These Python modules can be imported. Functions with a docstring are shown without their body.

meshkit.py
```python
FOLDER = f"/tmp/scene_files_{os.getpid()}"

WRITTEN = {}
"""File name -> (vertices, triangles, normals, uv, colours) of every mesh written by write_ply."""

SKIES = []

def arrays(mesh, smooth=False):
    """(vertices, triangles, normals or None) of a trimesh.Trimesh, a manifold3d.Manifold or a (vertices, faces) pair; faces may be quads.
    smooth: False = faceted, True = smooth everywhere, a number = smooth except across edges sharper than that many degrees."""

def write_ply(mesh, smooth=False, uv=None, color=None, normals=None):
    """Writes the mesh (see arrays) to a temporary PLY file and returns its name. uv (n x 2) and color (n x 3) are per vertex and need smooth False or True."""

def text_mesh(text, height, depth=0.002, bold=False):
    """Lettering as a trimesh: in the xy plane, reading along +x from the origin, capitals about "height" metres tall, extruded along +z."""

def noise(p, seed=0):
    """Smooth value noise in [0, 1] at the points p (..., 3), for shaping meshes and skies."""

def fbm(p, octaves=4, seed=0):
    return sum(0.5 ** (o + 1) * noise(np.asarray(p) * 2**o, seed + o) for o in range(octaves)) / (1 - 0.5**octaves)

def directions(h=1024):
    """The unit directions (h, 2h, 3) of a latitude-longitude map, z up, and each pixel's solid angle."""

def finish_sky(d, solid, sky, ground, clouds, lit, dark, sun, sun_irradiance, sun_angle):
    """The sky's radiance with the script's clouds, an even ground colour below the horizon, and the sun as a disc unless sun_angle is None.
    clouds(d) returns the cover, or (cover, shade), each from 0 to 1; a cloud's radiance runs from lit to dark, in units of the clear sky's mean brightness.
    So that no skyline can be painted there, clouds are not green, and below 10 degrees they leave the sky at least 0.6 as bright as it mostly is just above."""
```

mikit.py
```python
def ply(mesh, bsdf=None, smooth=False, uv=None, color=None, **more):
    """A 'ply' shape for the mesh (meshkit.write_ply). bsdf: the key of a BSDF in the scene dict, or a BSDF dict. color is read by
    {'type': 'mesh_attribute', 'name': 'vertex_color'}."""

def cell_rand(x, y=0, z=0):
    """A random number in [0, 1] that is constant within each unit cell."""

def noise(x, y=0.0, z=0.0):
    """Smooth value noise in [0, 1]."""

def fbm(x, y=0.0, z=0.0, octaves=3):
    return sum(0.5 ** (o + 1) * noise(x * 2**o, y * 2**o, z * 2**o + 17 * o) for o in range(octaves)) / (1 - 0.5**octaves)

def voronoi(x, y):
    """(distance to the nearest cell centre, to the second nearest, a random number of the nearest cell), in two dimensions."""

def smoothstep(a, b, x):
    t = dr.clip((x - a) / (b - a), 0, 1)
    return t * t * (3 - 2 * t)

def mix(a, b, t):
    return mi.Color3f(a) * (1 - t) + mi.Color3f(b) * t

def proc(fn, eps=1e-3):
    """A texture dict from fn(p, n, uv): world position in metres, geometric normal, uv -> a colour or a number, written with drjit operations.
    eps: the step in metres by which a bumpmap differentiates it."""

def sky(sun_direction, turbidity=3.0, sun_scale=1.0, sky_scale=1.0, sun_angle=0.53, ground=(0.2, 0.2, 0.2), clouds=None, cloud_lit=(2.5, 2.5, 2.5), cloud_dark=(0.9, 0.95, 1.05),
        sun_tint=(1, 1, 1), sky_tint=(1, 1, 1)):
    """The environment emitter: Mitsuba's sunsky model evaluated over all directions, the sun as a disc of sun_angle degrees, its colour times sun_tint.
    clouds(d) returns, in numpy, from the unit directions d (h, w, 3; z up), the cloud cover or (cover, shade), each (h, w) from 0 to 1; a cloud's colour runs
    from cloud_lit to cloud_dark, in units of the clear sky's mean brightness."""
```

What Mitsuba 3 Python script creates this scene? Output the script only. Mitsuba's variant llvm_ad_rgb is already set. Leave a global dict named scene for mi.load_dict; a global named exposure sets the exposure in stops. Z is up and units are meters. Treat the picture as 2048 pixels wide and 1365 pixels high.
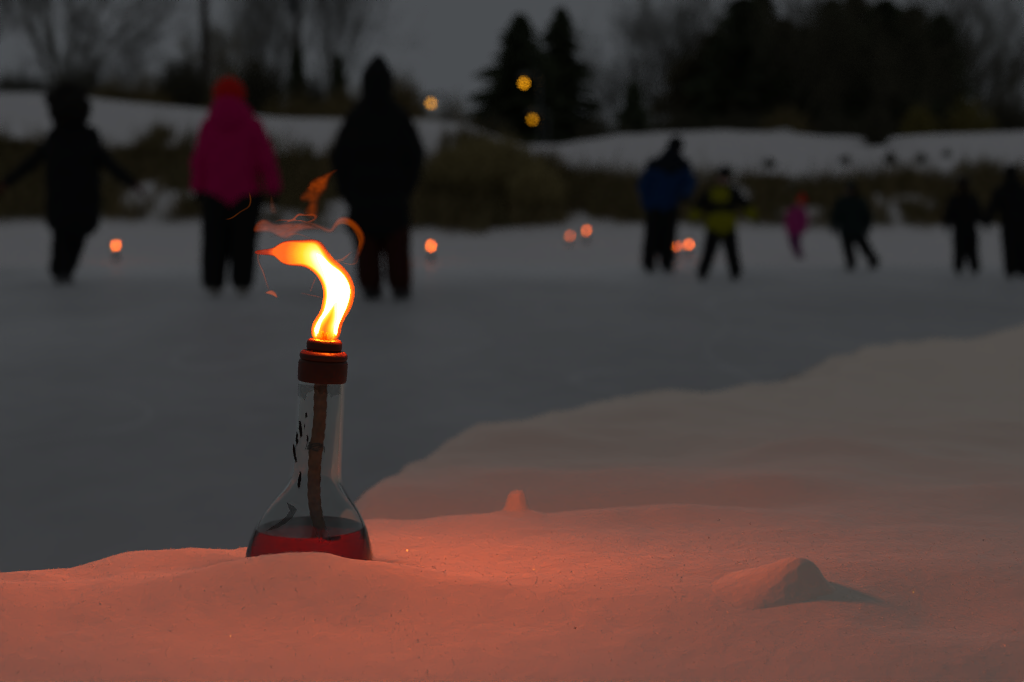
import math
import numpy as np
import trimesh
import manifold3d as m3
import mitsuba as mi
import drjit as dr
import shapely
from shapely.geometry import Polygon, LineString, Point
from scipy.spatial import Delaunay
import mikit
import meshkit

T = mi.ScalarTransform4f
scene, labels = {}, {}

# ------------------------------------------------------------------ camera, sky, exposure
CAM_Z, PITCH, FPX = 0.59, math.atan(242.5 / 2844.0), 2844.0      # 50 mm on full frame, close to the ice, looking slightly down
cp, sp = math.cos(PITCH), math.sin(PITCH)
scene['camera'] = {'type': 'thinlens', 'fov': 2 * math.degrees(math.atan(1024 / FPX)), 'fov_axis': 'x', 'aperture_radius': 0.0041,
                   'focus_distance': 0.893, 'near_clip': 0.05, 'far_clip': 3000.0,
                   'to_world': T().look_at(origin=[0, 0, CAM_Z], target=[0, cp, CAM_Z - sp], up=[0, 0, 1])}
exposure = 0.0


def cloud(d):
    """A closed overcast: three times as bright overhead as at the horizon, as such skies are."""
    n = meshkit.fbm(d * np.array([2.2, 2.2, 5.0]) + 7.3, 4, 5)
    high = (1 + 2 * np.clip(d[..., 2], 0, 1)) / 3
    return np.ones(d.shape[:2]), np.clip(1.5 * (1 - high) + 0.25 * (n - 0.5), 0, 1)


scene['sky'] = mikit.sky([0.35, -1.0, 0.10], turbidity=4, sun_scale=0.0, sky_scale=1.72, clouds=cloud,
                         cloud_lit=(1.28, 1.31, 1.36), cloud_dark=(1.00, 1.08, 1.18), ground=(0.35, 0.36, 0.38))
scene['sky']['sampling_weight'] = 3.0


# ------------------------------------------------------------------ helpers
def at(px, py, y):
    """The point at distance y (metres ahead) that the photograph shows at pixel (px, py) of 2048 x 1365: used to take places and sizes off the photograph."""
    a, b = (px - 1024.0) / FPX, (py - 682.5) / FPX
    d = np.array([a, cp - b * sp, -sp - b * cp])
    return np.array([0, 0, CAM_Z]) + d * (y / d[1])


def foot_y(py):
    """Distance of the point of the ice (z = 0) seen at row py."""
    return CAM_Z / math.tan(math.atan((py - 682.5) / FPX) + PITCH)


def srgb(r, g, b):
    c = np.array([r, g, b]) / 255.0
    return [float(v) for v in np.where(c < 0.04045, c / 12.92, ((c + 0.055) / 1.055) ** 2.4)]


def rgb(*c):
    return {'type': 'rgb', 'value': [float(v) for v in c]}


taken = {}


def numbered(name):
    n = taken.get(name, 0)
    taken[name] = n + 1
    return name if n == 0 else f'{name}_{n:03d}'


def obj(name, mesh, bsdf, parent=None, smooth=False, **more):
    key = numbered(parent + '__' + name if parent else name)
    scene[key] = mikit.ply(mesh, 'material_' + bsdf if isinstance(bsdf, str) else bsdf, smooth=smooth, **more)
    return key


def tag(key, label=None, cat=None, group=None, kind=None):
    e = labels.setdefault(key, {})
    for k, v in (('label', label), ('category', cat), ('group', group), ('kind', kind)):
        if v:
            e[k] = v
    return key


def thing(name, label, cat, group=None):
    return tag(numbered(name), label, cat, group)


class MB:
    """Collects triangles."""

    def __init__(s):
        s.v, s.f, s.n, s.q = [], [], 0, {}

    def add(s, v, f):
        v = np.asarray(v, float)
        s.v.append(v)
        s.f.append(np.asarray(f, int) + s.n)
        s.n += len(v)

    def tube(s, pts, rad, sides=5, cap=True):
        p = np.asarray(pts, float)
        s.q.setdefault((len(p), sides, cap), []).append((p, np.broadcast_to(np.asarray(rad, float), (len(p),))))

    def flush(s):
        for (m, sides, cap), found in s.q.items():
            p = np.array([x[0] for x in found])
            r = np.array([x[1] for x in found])
            n = len(p)
            t = np.gradient(p, axis=1)
            t /= np.linalg.norm(t, axis=2, keepdims=True) + 1e-12
            ref = np.where((np.abs(t[:, :1] @ np.array([0.31, 0.17, 0.93])) < 0.9)[..., None], [0.31, 0.17, 0.93], [1.0, 0, 0])
            a = np.cross(t, ref)
            a /= np.linalg.norm(a, axis=2, keepdims=True) + 1e-12
            b = np.cross(t, a)
            g = np.arange(sides) * 2 * np.pi / sides
            v = p[:, :, None] + r[:, :, None, None] * (np.cos(g)[:, None] * a[:, :, None] + np.sin(g)[:, None] * b[:, :, None])
            i, j = np.meshgrid(np.arange(m - 1), np.arange(sides), indexing='ij')
            q = np.stack([i * sides + j, i * sides + (j + 1) % sides, (i + 1) * sides + (j + 1) % sides, (i + 1) * sides + j], -1).reshape(-1, 4)
            f = np.vstack([q[:, [0, 1, 2]], q[:, [0, 2, 3]]])
            v = v.reshape(n, -1, 3)
            if cap:
                k = m * sides
                v = np.concatenate([v, p[:, :1], p[:, -1:]], 1)
                jj = np.arange(sides)
                f = np.vstack([f, np.stack([(jj + 1) % sides, jj, jj * 0 + k], 1), np.stack([k - sides + jj, k - sides + (jj + 1) % sides, jj * 0 + k + 1], 1)])
            f = (f[None] + (np.arange(n) * v.shape[1])[:, None, None]).reshape(-1, 3)
            s.add(v.reshape(-1, 3), f)
        s.q = {}

    def mesh(s):
        s.flush()
        return trimesh.Trimesh(np.vstack(s.v), np.vstack(s.f), process=False)


def lathe(profile, n=72):
    """(r, h) pairs turned about z; rows with r = 0 close it."""
    m = trimesh.creation.revolve(np.asarray(profile, float), sections=n)
    return m


def smoothstep(a, b, x):
    t = np.clip((x - a) / (b - a), 0, 1)
    return t * t * (3 - 2 * t)


def nz(x, y, s, seed, octaves=3):
    return meshkit.fbm(np.stack([x / s, y / s, x * 0 + 0.37 * seed], -1), octaves, seed) - 0.5


# ------------------------------------------------------------------ materials
def two(b):
    return {'type': 'twosided', 'bsdf': b}


def prin(c, rough=0.7, **k):
    return two({'type': 'principled', 'base_color': rgb(*c) if isinstance(c, (tuple, list)) else c, 'roughness': rough, **k})


mats = {}
mats['snow_near'] = two({'type': 'bumpmap', 'scale': 1.0,
                         'arbitrary': mikit.proc(lambda p, n, uv: 0.0004 * mikit.fbm(p.x * 420, p.y * 420, p.z * 420, 2) + 0.0003 * mikit.noise(p.x * 120, p.y * 120, p.z * 120), eps=5e-4),
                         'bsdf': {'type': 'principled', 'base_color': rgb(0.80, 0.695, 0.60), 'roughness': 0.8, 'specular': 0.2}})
mats['shore_snow'] = two({'type': 'diffuse', 'reflectance': {'type': 'mesh_attribute', 'name': 'vertex_color'}})


def ice_color(p, n, uv):
    f = mikit.fbm(p.x * 0.35, p.y * 0.16, 3.0, 4)
    drift = mikit.smoothstep(0.45, 0.75, f)
    streak = mikit.noise(p.x * 2.2 + p.y * 0.5, p.y * 0.35 - p.x * 0.1, 1.0)
    fine = mikit.fbm(p.x * 9, p.y * 5, 2.0, 3)
    wx, wy = p.x + 0.6 * mikit.noise(p.x * 0.5, p.y * 0.5, 5.0), p.y + 0.9 * mikit.noise(p.x * 0.4, p.y * 0.6, 9.0)
    cut = mikit.smoothstep(0.016, 0.0, dr.abs(mikit.noise(wx * 1.1, wy * 0.28, 4.0) - 0.5)) + mikit.smoothstep(0.012, 0.0, dr.abs(mikit.noise(wx * 0.5 + wy * 0.6, wy * 0.5 - wx * 0.3, 8.0) - 0.5))
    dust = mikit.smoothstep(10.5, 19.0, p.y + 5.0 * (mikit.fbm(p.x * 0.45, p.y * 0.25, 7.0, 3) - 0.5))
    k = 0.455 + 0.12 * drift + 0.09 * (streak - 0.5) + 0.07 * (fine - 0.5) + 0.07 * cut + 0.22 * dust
    return mi.Color3f(k * 0.97, k * 1.0, k * 1.03)


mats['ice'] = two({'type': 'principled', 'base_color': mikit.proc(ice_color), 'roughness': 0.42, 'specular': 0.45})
mats['dead_grass'] = two({'type': 'diffuse', 'reflectance': rgb(0.26, 0.20, 0.10)})
mats['grey_grass'] = two({'type': 'diffuse', 'reflectance': rgb(0.17, 0.15, 0.075)})
mats['brown_twig'] = two({'type': 'diffuse', 'reflectance': rgb(0.22, 0.175, 0.085)})
mats['thicket'] = two({'type': 'diffuse', 'reflectance': rgb(0.36, 0.30, 0.14)})
mats['dark_twig'] = two({'type': 'diffuse', 'reflectance': rgb(0.10, 0.095, 0.065)})
mats['bark'] = two({'type': 'diffuse', 'reflectance': mikit.proc(lambda p, n, uv: mikit.mix((0.04, 0.036, 0.03), (0.10, 0.09, 0.075), mikit.fbm(p.x * 14, p.y * 14, p.z * 3, 3)))})
mats['needles'] = two({'type': 'diffuse', 'reflectance': rgb(0.12, 0.145, 0.085)})
mats['needles_brown'] = two({'type': 'diffuse', 'reflectance': rgb(0.19, 0.17, 0.10)})
mats['yellow_twig'] = two({'type': 'diffuse', 'reflectance': rgb(0.20, 0.17, 0.055)})
mats['pole_wood'] = two({'type': 'diffuse', 'reflectance': rgb(0.10, 0.09, 0.075)})
mats['grey_metal'] = prin((0.10, 0.11, 0.11), 0.45, metallic=0.6)
mats['glass'] = {'type': 'dielectric', 'int_ior': 1.5, 'ext_ior': 1.0, 'specular_transmittance': rgb(0.93, 0.95, 0.94)}
mats['liquid'] = {'type': 'dielectric', 'int_ior': 1.45, 'ext_ior': 1.0, 'specular_transmittance': rgb(0.80, 0.012, 0.006)}
mats['far_glass'] = prin((0.03, 0.02, 0.02), 0.15, specular=0.6)
mats['cap'] = two({'type': 'bumpmap', 'scale': 1.0, 'arbitrary': mikit.proc(lambda p, n, uv: 0.00025 * mikit.fbm(p.x * 600, p.y * 600, p.z * 600, 2), eps=2e-4),
                   'bsdf': {'type': 'principled', 'roughness': 0.42, 'specular': 0.3,
                            'base_color': mikit.proc(lambda p, n, uv: mikit.mix((0.075, 0.018, 0.006), (0.050, 0.011, 0.004), mikit.fbm(p.x * 160, p.y * 160, p.z * 160, 3)))}})
mats['wick'] = two({'type': 'diffuse', 'reflectance': mikit.proc(lambda p, n, uv: mikit.mix((0.24, 0.115, 0.036), (0.07, 0.032, 0.012), mikit.fbm(p.x * 420, p.y * 420, p.z * 300, 3)))})
mats['char'] = two({'type': 'diffuse', 'reflectance': rgb(0.02, 0.016, 0.013)})
mats['char_tip'] = two({'type': 'diffuse', 'reflectance': rgb(0.10, 0.045, 0.03)})
mats['fleck'] = two({'type': 'diffuse', 'reflectance': rgb(0.018, 0.018, 0.018)})
mats['soot'] = {'type': 'mask', 'opacity': 0.28, 'bsdf': two({'type': 'diffuse', 'reflectance': rgb(0.03, 0.025, 0.02)})}
mats['smear'] = {'type': 'mask', 'opacity': 0.55, 'bsdf': two({'type': 'diffuse', 'reflectance': rgb(0.03, 0.03, 0.03)})}
mats['crystal'] = two({'type': 'principled', 'base_color': rgb(0.81, 0.70, 0.60), 'roughness': 0.14, 'specular': 1.0})
mats['debris'] = two({'type': 'diffuse', 'reflectance': rgb(0.03, 0.025, 0.02)})
mats['clear_gas'] = {'type': 'null'}
mats['flame_core'] = {'type': 'diffuse', 'reflectance': rgb(0.02, 0.02, 0.02)}
mats['wisp_gas'] = {'type': 'mask', 'opacity': 0.06, 'bsdf': two({'type': 'diffuse', 'reflectance': rgb(0.02, 0.02, 0.02)})}
mats['flame_gas'] = {'type': 'mask', 'opacity': 0.5, 'bsdf': two({'type': 'diffuse', 'reflectance': rgb(0.01, 0.01, 0.01)})}   # sooty flame: partly opaque
mats['lamp_glass'] = two({'type': 'diffuse', 'reflectance': rgb(0.05, 0.05, 0.04)})
mats['skin'] = prin((0.42, 0.25, 0.19), 0.55)
mats['skate_black'] = prin((0.02, 0.02, 0.022), 0.4)
mats['skate_white'] = prin((0.42, 0.40, 0.36), 0.45)
mats['steel'] = two({'type': 'roughconductor', 'alpha': 0.25, 'specular_reflectance': rgb(0.6, 0.6, 0.62)})
mats['hair'] = two({'type': 'diffuse', 'reflectance': rgb(0.03, 0.02, 0.014)})
mats['eye'] = prin((0.02, 0.015, 0.01), 0.2)
mats['lip'] = prin((0.30, 0.12, 0.10), 0.5)


def cloth(name, c, rough=0.8, sheen=0.0):
    mats[name] = two({'type': 'principled', 'base_color': rgb(*c), 'roughness': rough, 'specular': 0.2, 'sheen': sheen})


cloth('cloth_black', (0.010, 0.011, 0.011))
cloth('cloth_soft_black', (0.014, 0.012, 0.010))
cloth('cloth_magenta', (0.56, 0.004, 0.115))
cloth('cloth_red', (0.62, 0.012, 0.008))
cloth('cloth_blue', (0.005, 0.035, 0.12))
cloth('cloth_navy', (0.008, 0.012, 0.02))
cloth('cloth_yellow', (0.26, 0.25, 0.005))
cloth('cloth_pink', (0.36, 0.03, 0.17))
cloth('cloth_purple', (0.16, 0.03, 0.13))
cloth('cloth_brown', (0.045, 0.012, 0.007))
cloth('cloth_teal', (0.010, 0.022, 0.022))
cloth('cloth_dark_red', (0.10, 0.012, 0.012))
cloth('cloth_orange', (0.55, 0.12, 0.03))
scene.update({'material_' + k: v for k, v in mats.items()})

# ------------------------------------------------------------------ the snow bank in front
EDGE = np.array([(-9, -0.6), (-1.6, .42), (-.9, .58), (-.5, .72), (-.33, .825), (-.285, .885), (-.255, .94), (-.205, .955), (-.182, .99), (-.178, 1.10), (-.128, 1.36), (-.092, 1.62), (-.040, 2.03), (.03, 2.27),
                 (.33, 2.82), (.62, 3.18), (.77, 3.38), (.87, 3.75), (1.03, 4.2), (1.354, 4.6), (1.60, 4.9), (1.98, 5.4), (3.2, 7.5), (5, 9.5), (9, 12.5)])
INSIDE = Polygon(list(map(tuple, EDGE)) + [(9.5, -8), (-9.5, -8)])
LIP = 0.023
BX, BY = -0.1275, 0.88                                       # where the bottle torch stands
ZY = np.array([(-8, .30), (.2, .31), (.5, .338), (.7, .3575), (.78, .3690), (.835, .3765), (.88, .3765), (.94, .3725), (1.0, .3665), (1.12, .3575), (1.25, .3490), (1.40, .3405), (1.5, .3310), (1.7, .314), (2.2, .281), (2.7, .255),
               (3.2, .232), (4.2, .206), (5.5, .184), (9, .17), (13, .16)])


from scipy.interpolate import PchipInterpolator
ZI = PchipInterpolator(ZY[:, 0], ZY[:, 1])


def bank_z(x, y, fine=True):
    shp = x.shape
    pts = shapely.points(x.ravel(), y.ravel())
    line = LineString(EDGE)
    d = shapely.distance(line, pts).reshape(shp)
    s = np.where(shapely.contains(INSIDE, pts).reshape(shp), d, -d)
    s = s + (0.055 * nz(x, y, 0.30, 3) + 0.028 * nz(x, y, 0.08, 4)) * np.clip(y, 0.7, 3)
    z = ZI(y + np.clip(y, .3, 1.2) * 0.10 * nz(x, y * .3, 0.19, 8))
    # hollow behind the crest beside the bottle, closing to the right
    crest = 1.125 + 0.08 * nz(x, y * 0, 0.13, 9)
    hollow = np.exp(-((y - crest - 0.115) / 0.060) ** 2) * (1 - smoothstep(0.04, 0.34, x))
    z = z - 0.028 * hollow
    z = z + 0.016 * nz(x, y * .5, 0.11, 23) * np.exp(-((y - 1.1) / 0.09) ** 2)
    for hx, hy, hh, wx, wy in ((0.11, 1.17, .011, .10, .06), (-0.03, 1.12, .004, .05, .05), (-0.060, 1.50, .008, .040, .045), (0.0, 1.44, .006, .05, .05), (0.10, 1.42, .008, .085, .05), (0.36, 1.62, .020, .10, .075), (0.25, 1.30, .011, .07, .05), (0.62, 1.9, .028, .16, .12), (0.45, 1.25, .012, .08, .06), (0.02, 1.85, .014, .07, .08), (0.3, 2.2, .02, .18, .12)):
        z = z + hh * np.exp(-((x - hx) / wx) ** 2 - ((y - hy) / wy) ** 2)
    z = z + 0.026 * nz(x, y * 1.1, 0.24, 24) * smoothstep(1.15, 1.45, y) * (1 - smoothstep(2.6, 3.6, y))
    w = 0.05 + 0.075 * np.clip(y, 0.6, 6)
    k = smoothstep(-1.25, 0.0, s / w)
    z = z - 0.006 + 0.040 * nz(x, y, 0.42, 11) * smoothstep(1.15, 1.8, y) + (0.016 + 0.014 * smoothstep(1.2, 1.6, y)) * nz(x, y, 0.20, 12) + 0.0050 * nz(x, y, 0.065, 13) + 0.006 * nz(x, y, 0.03, 19) * np.exp(-np.abs(s) / 0.06) * (y < 3)
    # left shoulder of the mound
    z = z + 0.006 * smoothstep(-.25, -.33, x) * (y < 2) + 0.007 * np.exp(-((x + 0.235) / 0.045) ** 2 - ((y - 0.93) / 0.04) ** 2)
    # lip of snow in front of the bottle
    z = z + LIP * np.exp(-((x - BX) / 0.085) ** 2 - ((y - 0.833) / 0.034) ** 2)
    # ground falling away to the right of the lump
    z = z - 0.014 * np.exp(-((x - LUMP[0] - .085) / .055) ** 2 - ((y - LUMP[1] + .022) / .045) ** 2)
    # thawed ring round the bottle, open to the right and behind
    r = np.hypot(x - BX, y - BY)
    z = z - 0.016 * np.exp(-((r - 0.043) / 0.011) ** 2) * smoothstep(-0.2, 0.9, ((x - BX) + 0.6 * (y - BY)) / (r + 1e-6))
    if fine:
        g = np.exp(-np.maximum(y - 1.2, 0) / 0.4)
        z = z + g * (0.0016 * nz(x, y, 0.016, 14, 2) + 0.0008 * nz(x, y, 0.0055, 15, 2))
    return z * k - 0.03 * (1 - k)


LUMP = at(1598, 1200, 0.835)


def grid(xs, ys, fn):
    X, Y = np.meshgrid(xs, ys)
    Z = fn(X, Y)
    v = np.stack([X, Y, Z], -1).reshape(-1, 3)
    nx = len(xs)
    i, j = np.meshgrid(np.arange(len(ys) - 1), np.arange(nx - 1), indexing='ij')
    a = i * nx + j
    f = np.concatenate([np.stack([a, a + 1, a + nx + 1], -1).reshape(-1, 3), np.stack([a, a + nx + 1, a + nx], -1).reshape(-1, 3)])
    return v, f


def spaced(*segs):
    out = [np.arange(a, b, s) for a, b, s in segs]
    return np.concatenate(out + [[segs[-1][1]]])


xs = spaced((-9, -1.2, .4), (-1.2, -.42, .03), (-.42, .42, .0024), (.42, 1.0, .012), (1.0, 3, .05), (3, 9, .3))
ys = spaced((-7, 0, .5), (0, .5, .05), (.5, .66, .006), (.66, 1.22, .0024), (1.22, 2.0, .010), (2.0, 4, .03), (4, 7, .08), (7, 12.5, .3))
v, f = grid(xs, ys, bank_z)
keep = (v[f][:, :, 2].max(1) > -0.028)
f = f[keep]
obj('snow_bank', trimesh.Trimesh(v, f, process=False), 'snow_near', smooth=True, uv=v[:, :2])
tag('snow_bank', 'deep soft snow bank lit orange beside the burning bottle', kind='structure')


def ground_at(x, y):
    return float(bank_z(np.array([[x]], float), np.array([[y]], float))[0, 0])


# the ice
xs = spaced((-260, 260, 20.0))
ys = spaced((-120, 60, 10.0))
v, f = grid(xs, ys, lambda X, Y: X * 0)
obj('ice', trimesh.Trimesh(v, f, process=False), 'ice', uv=v[:, :2])
tag('ice', 'dull grey skating ice dusted with snow', kind='structure')

# ------------------------------------------------------------------ far shore: snow verge, brushy bank, snow on top
CREST_PX = np.array([(-900, 190), (0, 186), (90, 188), (200, 200), (330, 212), (460, 225), (560, 236), (700, 240), (840, 238), (930, 246), (1000, 275), (1050, 290), (1130, 288), (1240, 270), (1450, 261), (1600, 268), (1740, 276), (1900, 268), (2048, 262), (2900, 258)], float)
TOE_PX = np.array([(-900, 452), (0, 452), (180, 446), (320, 452), (420, 456), (700, 462), (900, 476), (1000, 474), (1100, 468), (1200, 462), (1500, 461), (1700, 464), (2048, 462), (2900, 462)], float)
YT, YC = 29.0, 41.0
cx = np.array([at(a, b, YC) for a, b in CREST_PX])
tx_ = np.array([at(a, b, YT) for a, b in TOE_PX])


def shore_z(X, Y):
    az = X / np.maximum(Y, 1) * YC
    zc = np.interp(az, cx[:, 0], cx[:, 2])
    zt = np.interp(X / np.maximum(Y, 1) * YT, tx_[:, 0], tx_[:, 2])
    t = np.clip((Y - 17.2 - 0.9 * nz(X, Y * .4, 2.5, 33)) / (YT - 17.2), 0, 1)
    z = -0.012 + (zt + 0.012) * t ** 1.7
    u = np.clip((Y - YT) / (YC - YT), 0, 1)
    z = z + (zc - zt) * (1.18 * u ** 0.9 - 0.18 * u ** 3)
    z = z - np.clip(Y - YC, 0, 30) * 0.035 + np.clip(Y - 75, 0, 400) * 0.012
    amp = smoothstep(20, 30, Y)
    return z + amp * (0.22 * nz(X, Y, 2.2, 31) + 0.10 * nz(X, Y, 0.6, 32)) * (1 - 0.6 * smoothstep(38, 42, Y))


# lower border of the upper snow, upper border of bare brush, as a height share u of the bank face by direction
BR_PX = np.array([(-900, 270), (0, 274), (90, 278), (200, 285), (260, 300), (320, 268), (400, 285), (470, 300), (550, 285), (600, 282), (640, 300), (700, 270), (830, 262), (850, 305), (875, 300), (890, 270), (960, 276), (1010, 300), (1080, 322), (1150, 330),
                  (1260, 352), (1380, 352), (1480, 360), (1560, 372), (1680, 352), (1800, 345), (1950, 352), (2048, 346), (2900, 345)], float) + [0, 20]


SPOTS = []
for a_, b_, w_, h_ in ((268, 402, 26, 26), (322, 428, 24, 20), (365, 402, 44, 12), (235, 296, 30, 26), (330, 300, 16, 26), (580, 300, 34, 26), (640, 308, 18, 28), (858, 306, 18, 40), (905, 300, 14, 14), (1160, 345, 40, 16),
                       (1790, 428, 17, 36), (1845, 414, 40, 13), (1492, 398, 22, 17), (1165, 452, 20, 18), (1560, 372, 26, 12), (60, 300, 40, 18), (700, 420, 24, 18), (1320, 440, 20, 14)):
    for Yq in np.arange(27, 41, .05):
        q_ = at(a_, b_, Yq)
        if shore_z(np.array([[q_[0]]]), np.array([[Yq]]))[0, 0] > q_[2] - 0.1:
            break
    SPOTS.append((q_[0], Yq, q_[2] + 0.1, w_ * Yq / FPX * 1.2, h_ * Yq / FPX * 1.2))


def brush_amount(X, Y, Z):
    """1 where dead grass and brush cover the bank, 0 where the snow lies open."""
    k = X / np.maximum(Y, 1) * YC
    zb = np.interp(k, np.array([at(a, b, 36)[0] / 36 * YC for a, b in BR_PX]), np.array([at(a, b, 36)[2] for a, b in BR_PX]))
    zt = np.interp(X / np.maximum(Y, 1) * YT, tx_[:, 0], tx_[:, 2])
    top = smoothstep(0.28, -0.12, Z - zb * (1 + (Y - 36) * 0.01) + 0.9 * nz(X, Y, 1.1, 41))
    low = smoothstep(0.0, 0.22, Z - zt + 0.35 * nz(X, Y, 0.8, 42) - 0.02)
    patch = smoothstep(0.06, 0.13, nz(X, Y, 1.5, 44) - 0.05 * smoothstep(-1, 2, X))
    wob = 0.8 * nz(X, Y, 0.5, 46)
    for x0, y0, z0, w_, h_ in SPOTS:
        patch = np.maximum(patch, smoothstep(1.35, 0.7, np.hypot((X - x0) / w_, (Z - z0) / h_) + wob) * (np.abs(Y - y0) < 3))
    return top * low * (1 - 0.97 * patch)


xs = spaced((-420, -60, 30), (-60, -18, 2), (-18, 18, .12), (18, 60, 2), (60, 420, 30))
ys = spaced((16.2, 26, .3), (26, 44, .12), (44, 60, .8), (60, 120, 6), (120, 600, 40))
v, f = grid(xs, ys, shore_z)
b = brush_amount(v[:, 0], v[:, 1], v[:, 2])
soil = np.array([0.13, 0.10, 0.055])
col = np.array([0.88, 0.87, 0.88]) * (1 - b[:, None]) + soil * b[:, None] * (0.8 + 0.5 * nz(v[:, 0], v[:, 1], 0.5, 43)[:, None])
obj('far_shore', trimesh.Trimesh(v, f, process=False), 'shore_snow', smooth=True, color=np.clip(col, 0.01, 1))
tag('far_shore', 'snowy far shore rising to a bank with bare brushy slopes', kind='structure')


def shore_at(x, y):
    return float(shore_z(np.array([[x]], float), np.array([[y]], float))[0, 0])


def shore_hit(px, py, y0=27.0):
    """Where the ray through a pixel of the photograph meets the far bank."""
    ys_ = np.arange(y0, 46, .04)
    q_ = np.array([at(px, py, y_) for y_ in ys_])
    below = shore_z(q_[:, 0], q_[:, 1]) > q_[:, 2]
    return float(ys_[np.argmax(below)]) if below.any() else 41.0


# dead grass and stalks on the bank face, one mass
rng = np.random.default_rng(5)
n = 150000
gx, gy = rng.uniform(-17, 17, n), rng.uniform(26.5, 41, n)
gz = shore_z(gx, gy)
ok = rng.random(n) < brush_amount(gx, gy, gz) * (0.55 + 0.9 * (nz(gx, gy, 0.7, 51) + 0.3))
gx, gy, gz = gx[ok], gy[ok], gz[ok]
for part, mat, sel in (('bank_grass', 'dead_grass', slice(0, None, 2)), ('bank_brush', 'grey_grass', slice(1, None, 2))):
    x, y, z = gx[sel], gy[sel], gz[sel]
    m = len(x)
    h = rng.uniform(0.18, 0.55, m) * (1 + 0.8 * (rng.random(m) > 0.93))
    lean = rng.normal(0, 0.22, (m, 2)) * h[:, None]
    ang = rng.uniform(0, np.pi, m)
    w = rng.uniform(0.012, 0.028, m)
    dx, dy = np.cos(ang) * w, np.sin(ang) * w
    base = np.stack([x, y, z - 0.04], 1)
    mid = base + np.stack([lean[:, 0] * .4, lean[:, 1] * .4, h * .6], 1)
    tip = base + np.stack([lean[:, 0], lean[:, 1], h], 1)
    o = np.stack([dx, dy, 0 * dx], 1)
    V = np.stack([base - o, base + o, mid + o * .7, mid - o * .7, tip], 1).reshape(-1, 3)
    i = np.arange(m)[:, None] * 5
    F = np.concatenate([i + [0, 1, 2], i + [0, 2, 3], i + [3, 2, 4]])
    obj(part, trimesh.Trimesh(V, F, process=False), mat)
tag('bank_grass', 'tan dead grass covering the slope of the far bank', 'grass', kind='stuff')
tag('bank_brush', 'dark brown low brush and stalks mixed into the bank grass', 'brush', kind='stuff')


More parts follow.
